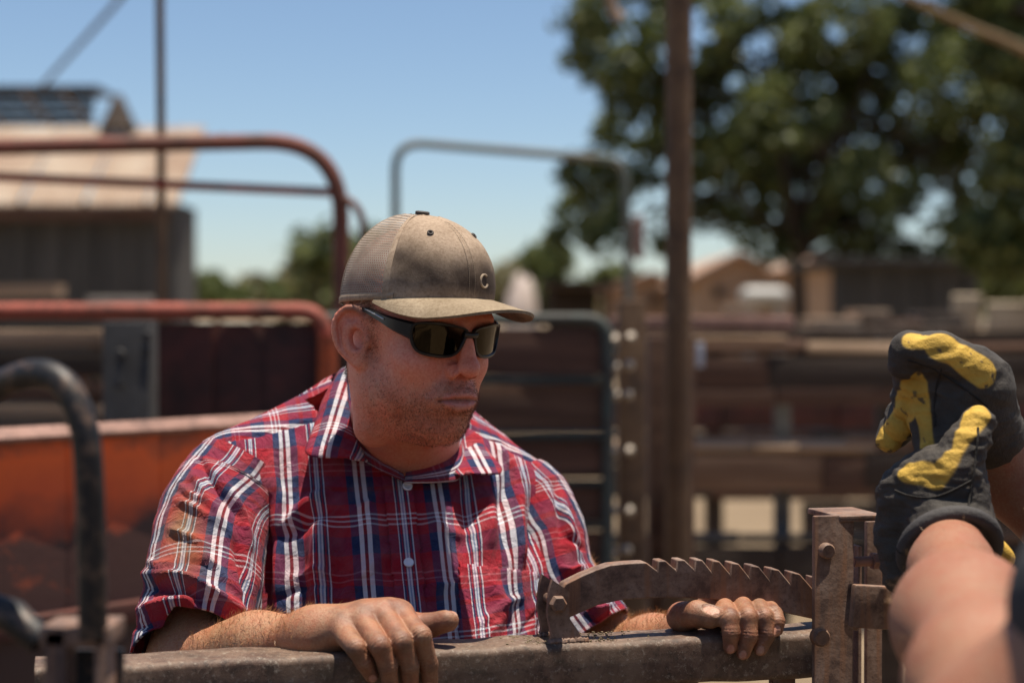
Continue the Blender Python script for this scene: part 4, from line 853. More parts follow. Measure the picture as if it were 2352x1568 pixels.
# ------------------------------------------------------------------ plaid shirt
def plaid_material():
    m = bpy.data.materials.new('plaid_cotton'); t, b = nodes(m)
    uv = N(t, 'ShaderNodeUVMap', uv_map='cloth'); sp = N(t, 'ShaderNodeSeparateXYZ'); t.links.new(uv.outputs[0], sp.inputs[0])
    def frac(sock, per, offs=0.):
        a = N(t, 'ShaderNodeMath', operation='MULTIPLY_ADD'); t.links.new(sock, a.inputs[0]); a.inputs[1].default_value = 1/per; a.inputs[2].default_value = offs
        f = N(t, 'ShaderNodeMath', operation='FRACT'); t.links.new(a.outputs[0], f.inputs[0]); return f.outputs[0]
    RED = (.33, .008, .020); NAVY = (.013, .025, .085); WHT = (.78, .76, .78); DRK = (.12, .006, .015); BLU = (.30, .36, .50); PNK = (.52, .20, .22)
    # warp: wide navy/white/dark red/white/navy band, then a cluster of fine lines
    warp = [(0, RED), (.10, NAVY), (.20, WHT), (.256, DRK), (.300, WHT), (.356, NAVY), (.456, RED), (.62, WHT), (.632, NAVY), (.655, RED), (.672, NAVY), (.685, WHT), (.705, BLU), (.725, WHT), (.745, NAVY), (.760, RED), (.780, NAVY), (.795, WHT), (.812, RED)]
    weft = [(0, RED), (.08, NAVY), (.25, RED), (.335, WHT), (.35, RED), (.38, WHT), (.395, RED), (.425, WHT), (.44, RED), (.54, NAVY), (.66, DRK), (.70, NAVY), (.80, RED), (.84, PNK), (.855, RED), (.90, PNK), (.915, RED)]
    A = ramp(t, frac(sp.outputs[0], .083), warp, 'CONSTANT'); B = ramp(t, frac(sp.outputs[1], .112), weft, 'CONSTANT')
    c = mixc(t, .36, A.outputs[0], B.outputs[0])
    fade = noise(t, 35, 5, .6); c = mixc(t, ramp(t, fade, [(.45, (0, 0, 0)), (.75, (.12, .12, .12))]).outputs[0], c, (.40, .32, .31))
    st = N(t, 'ShaderNodeVertexColor', layer_name='stain'); c = mixc(t, st.outputs[0], c, (.24, .165, .055))
    t.links.new(c, b.inputs['Base Color']); b.inputs['Roughness'].default_value = .85; b.inputs['Specular IOR Level'].default_value = .25
    b.inputs['Sheen Weight'].default_value = .06
    # weave and small crumples
    mp = N(t, 'ShaderNodeMapping'); mp.inputs['Scale'].default_value = (1, 1, 1); t.links.new(uv.outputs[0], mp.inputs[0])
    w1 = N(t, 'ShaderNodeTexWave', wave_type='BANDS', bands_direction='DIAGONAL'); w1.inputs['Scale'].default_value = 420; t.links.new(mp.outputs[0], w1.inputs[0])
    n1 = noise(t, 46, 6, .6, None, 1.6); ad = N(t, 'ShaderNodeMath', operation='MULTIPLY_ADD'); t.links.new(w1.outputs[1], ad.inputs[0]); ad.inputs[1].default_value = .05; t.links.new(n1, ad.inputs[2])
    bump(t, b, ad.outputs[0], .85, .0085)
    return m
M_PLAID = plaid_material()
# body volume under the shirt (trunk frame: x his left, y forward, z up)
a_, b_ = w2t(shR), w2t(shL)
tors = compose([(1, ell((0, .005, 1.19), (.180, .115, .20)), .05), (1, ell((0, .058, 1.03), (.198, .175, .225)), .08),
    (1, ell((-.075, .045, 1.22), (.095, .08, .085)), .05), (1, ell((.075, .045, 1.21), (.095, .08, .085)), .05),
    (1, rc((-.07, -.03, 1.358), a_+np.array([.01, 0, -.004]), .052, .062), .05), (1, rc((.075, -.03, 1.33), b_+np.array([-.01, 0, -.002]), .052, .058), .05),
    (1, ell((0, -.05, 1.25), (.175, .10, .15)), .05), (1, rc((0, -.05, 1.33), (.01, -.04, 1.385), .088, .072), .05)])
NT, NS = 440, 260
th = np.linspace(0, 2*pi, NT, endpoint=False); ss = np.linspace(0, 1, NS)
oz = .86+np.clip(ss/.6, 0, 1)*.40; el_ = np.clip((ss-.6)/.4, 0, 1)*RAD(84)
O = np.stack([np.zeros(NS), np.full(NS, -.01), oz], 1)[:, None, :]+np.zeros((1, NT, 1))
D_ = np.stack([np.sin(th)[None]*np.cos(el_)[:, None], np.cos(th)[None]*np.cos(el_)[:, None], np.sin(el_)[:, None]+0*th[None]], 2)
O = O.reshape(-1, 3); D_ = D_.reshape(-1, 3); tt = np.full(len(O), .42)
for _ in range(45): tt = tt-np.clip(tors(O+D_*tt[:, None]), -.02, .08)*.85
gp = O+D_*tt[:, None]
gq = np.array([(i*NT+k, i*NT+(k+1) % NT, (i+1)*NT+(k+1) % NT, (i+1)*NT+k) for i in range(NS-1) for k in range(NT)])
def polydist(u, v, pts):
    d = np.full(len(u), 1e9); pts = np.asarray(pts, float); tpar = np.zeros(len(u)); n = len(pts)-1
    for i in range(n):
        a, b = pts[i], pts[i+1]; ab = b-a; t = np.clip(((u-a[0])*ab[0]+(v-a[1])*ab[1])/(ab@ab), 0, 1)
        e = np.hypot(u-a[0]-t*ab[0], v-a[1]-t*ab[1]); m = e < d; d = np.where(m, e, d); tpar = np.where(m, (i+t)/n, tpar)
    return d, tpar
def folds(pw, nrm, lst):
    """soft ridges (+) and creases (-) along lines, fading at their ends: (points, width px, height m)"""
    u, v = UV(pw); front = sstep(-.15, .25, -nrm[:, 1]); h = np.zeros(len(pw))
    for pts, wd, ht in lst:
        d, t = polydist(u, v, spline(pts, 5)); h += 1.5*ht*np.exp(-(d/(wd*.9))**2)*(.25+.75*np.sin(np.clip(t, .0, 1)*pi))
    return h*front
gw = t2w(gp); gn = vnormals(gp, gq); gn = -gn if (gn[NT*60]@D_[NT*60]) < 0 else gn; gnw = gn@TB.T
torso_folds = [([(655, 1215), (700, 1165), (748, 1132)], 17, .010), ([(640, 1235), (700, 1205), (760, 1170)], 14, -.006), ([(733, 1180), (728, 1290), (735, 1420)], 26, .010), ([(700, 1200), (690, 1300), (700, 1420)], 22, -.006),
    ([(780, 1240), (775, 1330), (790, 1430)], 20, -.004), ([(620, 1090), (640, 1150), (625, 1230)], 18, .006), ([(602, 1150), (612, 1260), (606, 1400)], 14, -.009), ([(630, 1250), (640, 1330), (632, 1420)], 15, .006),
    ([(850, 1140), (845, 1260), (855, 1380)], 30, .005), ([(880, 1280), (820, 1330), (760, 1390)], 16, .004), ([(1010, 1150), (1000, 1260), (1015, 1380)], 28, .005), ([(1060, 1120), (1075, 1200), (1060, 1270)], 20, -.005),
    ([(1110, 1130), (1125, 1190), (1120, 1260)], 24, .008), ([(1165, 1095), (1150, 1180), (1165, 1260)], 13, -.006), ([(1195, 1110), (1188, 1190), (1200, 1290)], 16, .008), ([(1222, 1130), (1225, 1220), (1215, 1300)], 10, -.006),
    ([(1250, 1140), (1258, 1230), (1235, 1330)], 14, .007), ([(1262, 1290), (1235, 1370), (1205, 1450)], 12, .007), ([(1250, 1350), (1215, 1420), (1190, 1470)], 9, -.005), ([(1120, 1330), (1150, 1400), (1120, 1460)], 18, .006), ([(1095, 1440), (1150, 1390), (1200, 1370)], 10, .004),
    ([(670, 1010), (690, 1060), (680, 1110)], 12, .004), ([(640, 1030), (650, 1090), (640, 1140)], 9, -.004), ([(1140, 1020), (1170, 1060), (1200, 1110)], 10, .004), ([(880, 1130), (840, 1160), (800, 1180)], 9, .003), ([(985, 1200), (1050, 1225), (1100, 1215)], 12, .003),
    ([(660, 1330), (720, 1310), (800, 1330)], 9, .003), ([(640, 1380), (690, 1350), (760, 1345)], 8, -.003), ([(960, 1330), (1010, 1350), (1060, 1330)], 10, .003)]
hgt = folds(gw, gnw, torso_folds)+.0016*wob(gw*np.array([1, 1, .45]), 60, 11)+.0008*wob(gw, 150, 12)
u_, v_ = UV(gw)
yokeR = np.interp(u_, [480, 590, 740, 800], [1022, 1001, 962, 945]); yokeL = np.interp(u_, [1060, 1085, 1160, 1270, 1300], [975, 985, 1028, 1088, 1110])
yoke = ((u_ < 930) & (v_ < yokeR)) | ((u_ >= 930) & (v_ < yokeL)); dist = np.where(u_ < 930, v_-yokeR, v_-yokeL)
back = gp[:, 1] < -.02
hgt += np.where(back, 0, -.0016*np.exp(-(dist/2.6)**2)+.0007*np.exp(-((dist+7)/3.5)**2))
gps = gp+gn*hgt[:, None]
xl, yl, zl = gp.T
us = np.sign(xl)*.21*np.arcsin(np.clip(np.abs(xl)/.235, 0, .999))*1.08+.066; vs = zl-.45*np.clip(.06-yl, 0, .2)*sstep(1.28, 1.36, zl)
us2 = np.where(yoke, vs*1.1+(yl-.05)*1.2, us); vs2 = np.where(yoke, us, vs)
# neck opening
nk = ((xl-.006)/.066)**2+((yl+.01)/.080)**2; open_ = ((nk < 1) & (zl > 1.28)) | ((np.abs(xl) < .055*(zl-1.318)/.05) & (zl > 1.318) & (yl > 0))
gq_k = gq[~open_[gq].any(1)]
shirt = mk('shirt', t2w(gps), gq_k, M_PLAID, man)
def uvface(o, q, uvA, uvB, selB):
    """uv per face corner: A, or B where the face belongs to the other cloth piece"""
    l = o.data.uv_layers.new(name='cloth'); f = np.where(selB[q].sum(1)[:, None, None] >= 2, uvB[q], uvA[q]); l.data.foreach_set('uv', f.astype(np.float32).ravel())
uvface(shirt, gq_k, np.stack([us, vs], 1), np.stack([zl*.62-yl*.8+.036, us], 1), yoke & ~back)
setcol(shirt, np.clip(.35*sstep(.25, .9, wob(gw, 26, 5)), 0, 1)[:, None]*np.array([.5, .5, .5])*(sstep(1340, 1440, v_))[:, None], 'stain')
def patch(name, sel, lift, du, dv, parent, thick=.0012):
    q = gq_k[sel[gq_k].all(1)]; use = np.unique(q); mp = -np.ones(len(gp), int); mp[use] = np.arange(len(use)); n = len(use)
    top = gps[use]+gn[use]*lift; bot = gps[use]-gn[use]*.001; qq = mp[q]
    e = np.concatenate([qq[:, [0, 1]], qq[:, [1, 2]], qq[:, [2, 3]], qq[:, [3, 0]]]); key = {}
    for a, b in e.tolist(): key[(a, b)] = 1
    rim = [(b, a, a+n, b+n) for a, b in key if (b, a) not in key]
    o = mk(name, t2w(np.concatenate([top, bot])), np.concatenate([qq, np.array(rim)]), M_PLAID, parent)
    uv = np.stack([us[use]+du, vs[use]+dv], 1); setuv(o, np.concatenate([uv, uv])); setcol(o, np.zeros(3), 'stain'); return o
us_line = np.abs(xl+.002)
placket = patch('placket', (us_line < .0175) & (yl > 0) & (zl > .95) & (zl < 1.328), .0028, -.0066, .0, shirt)
pt = np.interp(u_, [1040, 1232], [1289, 1312])
pocket = patch('pocket', (u_ > 1050) & (u_ < 1231) & (v_ > pt) & (v_ < 1520) & (yl > 0), .0022, .004, .006, shirt)
M_BUTTON = bpy.data.materials.new('button'); t, b = nodes(M_BUTTON); b.inputs['Base Color'].default_value = (.72, .72, .76, 1); b.inputs['Roughness'].default_value = .25
surf = t2w(gps); front_ok = yl > 0.02
for (bu, bv) in ((933, 1119), (935, 1295), (936, 1462)):
    k = np.argmin(np.where(front_ok, np.hypot(u_-bu, v_-bv), 1e9)); c = surf[k]+gnw[k]*.005; n = gnw[k]; mb = MB()
    e1 = np.cross(n, [0, 0, 1]); e1 /= np.linalg.norm(e1); e2 = np.cross(n, e1)
    prof = [(.0, .0006), (.0030, .0005), (.0037, .0012), (.0050, .0014), (.0056, .0004), (.0056, -.0006), (.004, -.0012)]; vv = [c+n*.0006]; ff = []; nn = 20
    for r_, h_ in prof[1:]: vv += [c+n*h_+r_*(cos(2*pi*i/nn)*e1+sin(2*pi*i/nn)*e2) for i in range(nn)]
    ff += [(0, 1+i, 1+(i+1) % nn) for i in range(nn)]
    for j in range(len(prof)-2): ff += [(1+j*nn+i, 1+(j+1)*nn+i, 1+(j+1)*nn+(i+1) % nn, 1+j*nn+(i+1) % nn) for i in range(nn)]
    bt = mk('button', vv, ff, M_BUTTON, shirt)
    th_ = MB()
    for sx in (-.0014, .0014): th_.bar(c+n*.0008+e1*sx-e2*.0016, c+n*.0008+e1*sx+e2*.0016, .0007, .0007)
# --- sleeves: tubes of cloth from armhole to hem
def sleeve(name, ax_pts, radii, send, lst, stain, seed, uo, flat=1.0):
    cen = spline(ax_pts, 26); m = len(cen); rr = np.interp(np.linspace(0, 1, m), np.linspace(0, 1, len(radii)), radii); nth = 150
    t = np.gradient(cen, axis=0); t /= np.linalg.norm(t, axis=1)[:, None]; toc = np.array([0, -1., 0])
    vs_ = []; uvs = []; L = np.concatenate([[0], np.cumsum(np.linalg.norm(np.diff(cen, axis=0), axis=1))])
    A = np.linspace(0, 2*pi, nth, endpoint=False)      # 0 faces the camera side, quarter turn faces picture left
    for i in range(m):
        e1 = toc-t[i]*(toc@t[i]); e1 /= np.linalg.norm(e1); e2 = np.cross(t[i], e1)
        for a in A: vs_.append((i, a, e1, e2))
    s_end = np.array([send(a) for a in A]); V = np.zeros((m, nth, 3)); uvv = np.zeros((m, nth, 2))
    for k, a in enumerate(A):
        for i in range(m):
            s = (i/(m-1))*s_end[k]*(m-1); j = min(int(s), m-2); f = s-j; c = cen[j]*(1-f)+cen[j+1]*f; tg = t[j]*(1-f)+t[j+1]*f; r = rr[j]*(1-f)+rr[j+1]*f
            e1 = toc-tg*(toc@tg); e1 /= np.linalg.norm(e1); e2 = np.cross(tg, e1); V[i, k] = c+r*(cos(a)*e1*flat+sin(a)*e2)
            uvv[i, k] = ((a if a < pi else a-2*pi)*r*1.05+uo, L[j]*(1-f)+L[j+1]*f)
    V = V.reshape(-1, 3); uvv = uvv.reshape(-1, 2)
    q = np.array([(i*nth+k, i*nth+(k+1) % nth, (i+1)*nth+(k+1) % nth, (i+1)*nth+k) for i in range(m-1) for k in range(nth)])
    n = vnormals(V, q); out = V-np.repeat(cen, nth, 0)
    if (n*out).sum(1).mean() < 0: n = -n; q = q[:, ::-1]
    hh = folds(V, n, lst)+.0022*wob(V*np.array([1, 1, .8]), 55, seed)+.001*wob(V, 140, seed+1)
    hem = (np.arange(m)[:, None]/(m-1)+0*A[None]).ravel(); hh += -.0010*np.exp(-((hem-.90)/.008)**2)+.0012*sstep(.90, .93, hem)
    V2 = V+n*hh[:, None]; Vin = V2-n*.0025; N0 = len(V2)
    last = (m-1)*nth; rim = np.array([(last+k, last+(k+1) % nth, N0+last+(k+1) % nth, N0+last+k) for k in range(nth)])
    o = mk(name, np.concatenate([V2, Vin]), np.concatenate([q, q[:, ::-1]+N0, rim]), M_PLAID, shirt)
    l = o.data.uv_layers.new(name='cloth'); fq = np.concatenate([q, q[:, ::-1], np.stack([rim[:, 0], rim[:, 1], rim[:, 1], rim[:, 0]], 1)])
    fu = uvv[fq].copy(); lo_ = fu[:, :, 0].min(1); span = fu[:, :, 0].max(1)-lo_; wrapm = span > .15
    fu[:, :, 0] = np.where(wrapm[:, None] & (fu[:, :, 0] < 0), fu[:, :, 0]+.39, fu[:, :, 0]); l.data.foreach_set('uv', fu.astype(np.float32).ravel())
    st = stain(V2); setcol(o, np.concatenate([st, st])[:, None]*np.ones(3), 'stain'); return o
def endR(a): return 1-.10*max(0, cos(a-.0))**.7*(1 if sin(a) < .2 else max(0., 1-(sin(a)-.2)*1.1))
slR = [([(400, 1145), (445, 1165), (500, 1200)], 8, .0045), ([(385, 1212), (425, 1228), (480, 1252)], 9, .005),
    ([(330, 1318), (420, 1328), (480, 1362), (560, 1412)], 13, .011), ([(335, 1350), (420, 1358), (470, 1390)], 10, -.008), ([(320, 1400), (400, 1385), (460, 1372)], 12, .009), ([(310, 1440), (370, 1425), (440, 1400)], 8, -.006), ([(345, 1290), (375, 1300), (400, 1290)], 8, .006),
    ([(455, 1050), (500, 1120), (560, 1200)], 8, -.006), ([(440, 1080), (480, 1150), (530, 1230)], 10, .005), ([(520, 1110), (555, 1180), (575, 1260)], 10, .006), ([(470, 1270), (510, 1320), (560, 1370)], 9, .005), ([(540, 1240), (560, 1320), (570, 1400)], 10, -.006), ([(430, 1290), (480, 1300), (540, 1340)], 7, -.004), ([(410, 1110), (440, 1135), (470, 1150)], 6, .004)]
def stR(V):
    u, v = UV(V); m = np.exp(-(((u-428)/46)**2+((v-1225)/85)**2))+.6*np.exp(-(((u-365)/25)**2+((v-1300)/40)**2))
    return np.clip(m*(.55+.35*wob(V, 70, 21)), 0, .62)
sleeve('sleeve', [P(566, 1068, 2.02), P(527, 1130, 2.005), P(490, 1210, 1.97), P(466, 1340, 1.92), P(440, 1520, 1.865)], [.052, .063, .0635, .062, .065], endR, slR, stR, 31, .045)
slL = [([(1290, 1150), (1310, 1220), (1325, 1300)], 10, .007), ([(1300, 1230), (1320, 1250), (1340, 1260)], 7, -.005), ([(1285, 1300), (1310, 1310), (1340, 1300)], 7, .006), ([(1350, 1385), (1375, 1400), (1400, 1390)], 7, .007), ([(1340, 1410), (1370, 1425), (1400, 1415)], 6, -.006), ([(1275, 1110), (1285, 1180), (1290, 1240)], 8, -.005)]
sleeve('sleeve', [P(1165, 1120, 2.12), P(1205, 1165, 2.115), P(1246, 1240, 2.09), P(1280, 1332, 2.065), P(1366, 1454, 2.04)], [.05, .059, .054, .047, .046], lambda a: 1, slL, lambda V: np.zeros(len(V)), 41, .02)
# --- collar: two turned-down leaves and the band round the neck
def leaf(name, rows, nu=26, nv=12, bulge=.006, du=0., flat=None):
    R3 = [spline([P(*q) for q in r], 8) for r in rows]; n = len(R3[0]); V = []; uv = []
    for i in range(n):
        c = spline([r[i] for r in R3], 6)
        for j, p in enumerate(c):
            s = j/(len(c)-1); V.append(p+np.array([-.2, -.8, .4])*bulge*sin(pi*s)); uv.append((s*.075+du, i/(n-1)*.13))
    nv = len(c); V = np.array(V); q = np.array([(i*nv+j, i*nv+j+1, (i+1)*nv+j+1, (i+1)*nv+j) for i in range(n-1) for j in range(nv-1)])
    V = V+vnormals(V, q)*(.0012*wob(V, 120, 77))[:, None]
    nn = vnormals(V, q); N0 = len(V); B = V-nn*.0022*np.sign(-nn[:, 1].mean() or 1)
    e = np.concatenate([q[:, [0, 1]], q[:, [1, 2]], q[:, [2, 3]], q[:, [3, 0]]]).tolist(); key = {(a, b) for a, b in e}
    rim = np.array([(b, a, a+N0, b+N0) for a, b in key if (b, a) not in key])
    o = mk(name, np.concatenate([V, B]), np.concatenate([q, q[:, ::-1]+N0, rim]), M_PLAID, shirt); uv = np.array(uv)
    if flat:                                                     # straight grain along the leaf
        o0, o1, o2 = [P(*q) for q in flat]; ev = (o1-o0)/np.linalg.norm(o1-o0); eu = (o2-o0)-ev*((o2-o0)@ev); eu /= np.linalg.norm(eu); uv = np.stack([(V-o0)@eu+du, (V-o0)@ev], 1)
    setuv(o, np.concatenate([uv, uv])); setcol(o, np.zeros(3), 'stain'); return o
leaf('collar', [[(800, 842, 2.075), (797, 880, 2.05), (803, 940, 2.015), (818, 1004, 1.985), (846, 1058, 1.968)],
                [(785, 852, 2.085), (770, 895, 2.045), (762, 960, 2.005), (768, 1025, 1.965), (826, 1058, 1.956)],
                [(768, 868, 2.09), (738, 925, 2.045), (718, 985, 2.00), (706, 1044, 1.958), (812, 1052, 1.95)]], du=.0035, flat=((706, 1044, 1.958), (772, 868, 2.09), (812, 1052, 1.95)))
leaf('collar', [[(1062, 950, 2.13), (1064, 975, 2.105), (1064, 1010, 2.07), (1058, 1045, 2.035), (1040, 1085, 2.0)],
                [(1075, 960, 2.135), (1085, 990, 2.10), (1100, 1030, 2.06), (1105, 1068, 2.022), (1058, 1092, 1.99)],
                [(1082, 968, 2.135), (1104, 1003, 2.095), (1130, 1042, 2.05), (1152, 1082, 2.008), (1070, 1086, 1.985)]], du=.004, flat=((1152, 1082, 2.008), (1082, 968, 2.135), (1070, 1086, 1.985)))
leaf('collar_band', [[(802, 850, 2.085), (803, 930, 2.03), (822, 1008, 1.995), (862, 1045, 1.99), (926, 1085, 1.992)],
                     [(800, 870, 2.09), (800, 950, 2.03), (822, 1040, 1.985), (868, 1075, 1.975), (934, 1104, 1.972)]], bulge=.001, du=.03)
leaf('collar_band', [[(1060, 955, 2.12), (1062, 990, 2.075), (1050, 1030, 2.035), (1000, 1058, 2.005), (932, 1085, 1.99)],
                     [(1066, 985, 2.12), (1070, 1020, 2.065), (1062, 1090, 2.0), (1020, 1104, 1.983), (930, 1106, 1.97)]], bulge=.001, du=.06)
# collar at the back of the neck
cb = [(a, w2t(P(802, 850, 2.085))) for a in (0,)]; pA, pB = P(800, 846, 2.08), P(1066, 952, 2.128); mid = (pA+pB)/2+np.array([.02, .075, .004]); 
arc = spline([pA, pA*.72+mid*.28+np.array([-.012, .028, .0]), mid, pB*.72+mid*.28+np.array([.02, .024, 0]), pB], 8)
Vb = []
for p in arc:
    o = p-np.array([-.118, 2.06, p[2]]); o /= np.linalg.norm(o)
    Vb += [p-o*.002-np.array([0, 0, .034]), p, p+o*.004+np.array([0, 0, .001]), p+o*.012-np.array([0, 0, .04])]
qb = np.array([(i*4+j, i*4+j+1, (i+1)*4+j+1, (i+1)*4+j) for i in range(len(arc)-1) for j in range(3)])
cbk = mk('collar', Vb, qb, M_PLAID, shirt); setuv(cbk, np.array([(i*.007, j*.03) for i in range(len(arc)) for j in range(4)])); setcol(cbk, np.zeros(3), 'stain')

# --- jeans, belt and boots
M_DENIM = mat_mottled('denim', [(.03, .045, .09), (.06, .09, .16), (.10, .13, .20)], 9, .9, .4, 300, .002, stretch=(1, 1, .4))
M_BOOT = mat_mottled('boot_leather', [(.09, .045, .02), (.16, .085, .04)], 12, .6, .4, 80, .003)
jn = compose([(1, ell((0, .02, .93), (.185, .15, .13)), .05), (1, rc((-.095, .0, .88), (-.115, .0, .48), .105, .078), .05), (1, rc((.095, .0, .88), (.115, .0, .48), .105, .078), .05),
              (1, rc((-.115, 0, .48), (-.125, -.03, .08), .076, .07), .03), (1, rc((.115, 0, .48), (.125, -.03, .08), .076, .07), .03)])
jv, jq = sculpt(lambda p: smax(jn(p), np.maximum(p[:, 2]-.99, .07-p[:, 2]), .01), (-.28, -.22, .0), (.28, .26, 1.06), .011); mk('jeans', t2w(jv), jq, M_DENIM, man)
for sx in (-1, 1):
    bf = compose([(1, rc((sx*.125, -.03, .2), (sx*.125, -.03, .06), .056, .05), .03), (1, rc((sx*.125, -.04, .05), (sx*.13, .13, .045), .046, .04), .03)])
    bv, bq = sculpt(lambda p: smax(bf(p), .004-p[:, 2], .01), (sx*.125-.09, -.13, -.02), (sx*.125+.09, .22, .28), .008); mk('boot', t2w(bv), bq, M_BOOT, man)

# ------------------------------------------------------------------ cap (head frame, centimetres)
cap = empty('cap', (0, 0, 0)); cap.parent = man
def wh(p): return h2w(np.asarray(p, float))
CA, CB, CY = 9.75, 8.0, -.55
def cbase(y): return 4.1+.165*y
def crown(phi, t, lift=0.):
    """phi 0 = front, quarter turn = his left; t 0 base .. 1 button"""
    c, s = np.cos(phi), np.sin(phi); fr = sstep(.2, 1, c)
    n, mm = 2.25+.25*fr, 2.1+.2*fr
    rr = np.clip(1-t**mm, 0, 1)**(1/n)
    bul = 1+.018*np.sin(pi*np.clip(t*1.1, 0, 1))
    x = (CB+lift)*s*rr*bul; yv = CY+(CA+lift)*c*rr*bul-.5*t*t; zb = cbase(CY+CA*c); H = 14.0-4.1
    zz = zb*(1-t)+4.1*t+(H+lift)*t
    return np.stack([x, yv, zz], -1)
M_MESH = bpy.data.materials.new('cap_mesh'); t, b = nodes(M_MESH)
uv = N(t, 'ShaderNodeUVMap', uv_map='cloth'); mp = N(t, 'ShaderNodeMapping'); mp.inputs['Scale'].default_value = (1/.31, 1/.34, 1); t.links.new(uv.outputs[0], mp.inputs[0])
sp = N(t, 'ShaderNodeSeparateXYZ'); t.links.new(mp.outputs[0], sp.inputs[0])
def mth(op, a, b_=None, v=None):
    n = N(t, 'ShaderNodeMath', operation=op); t.links.new(a, n.inputs[0])
    if b_ is not None: t.links.new(b_, n.inputs[1])
    if v is not None: n.inputs[1].default_value = v
    return n.outputs[0]
row = mth('FLOOR', sp.outputs[1]); odd = mth('MULTIPLY', mth('MODULO', row, v=2.), v=.5); fx = mth('FRACT', mth('ADD', sp.outputs[0], odd)); fy = mth('FRACT', sp.outputs[1])
dx = mth('ABSOLUTE', mth('SUBTRACT', fx, v=.5)); dy = mth('ABSOLUTE', mth('SUBTRACT', fy, v=.5))
hole = mth('LESS_THAN', mth('ADD', mth('POWER', mth('MULTIPLY', dx, v=1/.30), v=2.), mth('POWER', mth('MULTIPLY', dy, v=1/.34), v=2.)), v=1.)
dirt = noise(t, 26, 4, .6); cr = ramp(t, dirt, [(.35, (.27, .205, .15)), (.65, (.43, .34, .265))]); t.links.new(cr.outputs[0], b.inputs['Base Color']); b.inputs['Roughness'].default_value = .8
tr_ = N(t, 'ShaderNodeBsdfTransparent'); mx = N(t, 'ShaderNodeMixShader'); t.links.new(hole, mx.inputs[0]); t.links.new(b.outputs[0], mx.inputs[1]); t.links.new(tr_.outputs[0], mx.inputs[2])
t.links.new(mx.outputs[0], t.nodes['Material Output'].inputs[0])
def cap_cloth(name, lo, hi, seed=0.):
    m = bpy.data.materials.new(name); t, b = nodes(m); a = noise(t, 22, 5, .6, None, .4); f = noise(t, 300, 3, .7)
    c = ramp(t, a, [(.32, lo), (.68, hi)]).outputs[0]; c = mixc(t, ramp(t, f, [(.4, (0, 0, 0)), (.7, (.7, .7, .7))]).outputs[0], c, (.55, .5, .45), 'MULTIPLY')
    at = N(t, 'ShaderNodeVertexColor', layer_name='tint'); c = mixc(t, 1.0, c, at.outputs[0], 'MULTIPLY')
    t.links.new(c, b.inputs['Base Color']); b.inputs['Roughness'].default_value = .9; b.inputs['Specular IOR Level'].default_value = .2
    bump(t, b, noise(t, 700, 3, .7), .35, .001); return m
M_CAP = cap_cloth('cap_cloth', (.29, .210, .145), (.46, .35, .255)); M_BRIM = cap_cloth('brim_cloth', (.22, .165, .105), (.34, .265, .18))
M_DARKTRIM = mat_mottled('cap_trim', [(.04, .032, .026), (.09, .07, .055)], 40, .7)
FR = RAD(66)
def grid(name, phis, ts, mat, thick=.12, parent=cap, groove=(), uvs=True):
    nu, nv_ = len(phis), len(ts); PH, T_ = np.meshgrid(phis, ts, indexing='ij'); p = crown(PH.ravel(), T_.ravel())
    q = np.array([(i*nv_+j, (i+1)*nv_+j, (i+1)*nv_+j+1, i*nv_+j+1) for i in range(nu-1) for j in range(nv_-1)])
    n = vnormals(p, q); n = -n if (n*(p-np.array([0, 0, 7]))).sum(1).mean() < 0 else n
    h = np.zeros(len(p))
    for g in groove:
        d = (PH.ravel()-g)*np.maximum(.6, np.hypot(p[:, 0], p[:, 1]-CY)); h += -.07*np.exp(-(d/.09)**2)+.045*np.exp(-((np.abs(d)-.32)/.13)**2)
    h += .05*wob(p, .9, 61)*(1 if len(groove) else .9)
    p = p+n*h[:, None]; inn = p-n*thick; N0 = len(p); key = set()
    e = np.concatenate([q[:, [0, 1]], q[:, [1, 2]], q[:, [2, 3]], q[:, [3, 0]]]).tolist(); key = {(a, b) for a, b in e}
    rim = np.array([(b, a, a+N0, b+N0) for a, b in key if (b, a) not in key])
    two = np.concatenate([q, q[:, ::-1]+N0, rim]) if thick > 0 else q
    P2 = np.concatenate([p, inn]) if thick > 0 else p
    o = mk(name, wh(P2), two, mat, parent); w_ = np.stack([PH.ravel()*np.hypot(p[:, 0], p[:, 1])/1.0*1., T_.ravel()*12], 1)
    w_ = np.stack([PH.ravel()*8.6, T_.ravel()*12.5], 1); setuv(o, np.concatenate([w_, w_]) if thick > 0 else w_)
    return o, p
front, pf_ = grid('front_panel', np.linspace(-FR, FR, 141), np.linspace(0, 1, 70)**.92, M_CAP, groove=(0, -FR+.02, FR-.02))
fx_, fy_, fz_ = np.concatenate([pf_, pf_]).T
# darker band tinted into the cloth above the brim, with an uneven outline
dark_band = np.exp(-(((fz_-8.0+.10*fx_)/2.3)**2))*sstep(7.4, 5.2, np.abs(fx_+.6)); dark_band = np.clip(dark_band*(.95+.5*wob(np.stack([fx_, fy_, fz_], 1), 1.1, 71)), 0, 1)
setcol(front, 1-dark_band[:, None]*np.array([.78, .79, .78]))
backp, _ = grid('mesh_back', np.linspace(FR, 2*pi-FR, 150), np.linspace(0, 1, 60)**.92, M_MESH, thick=0)
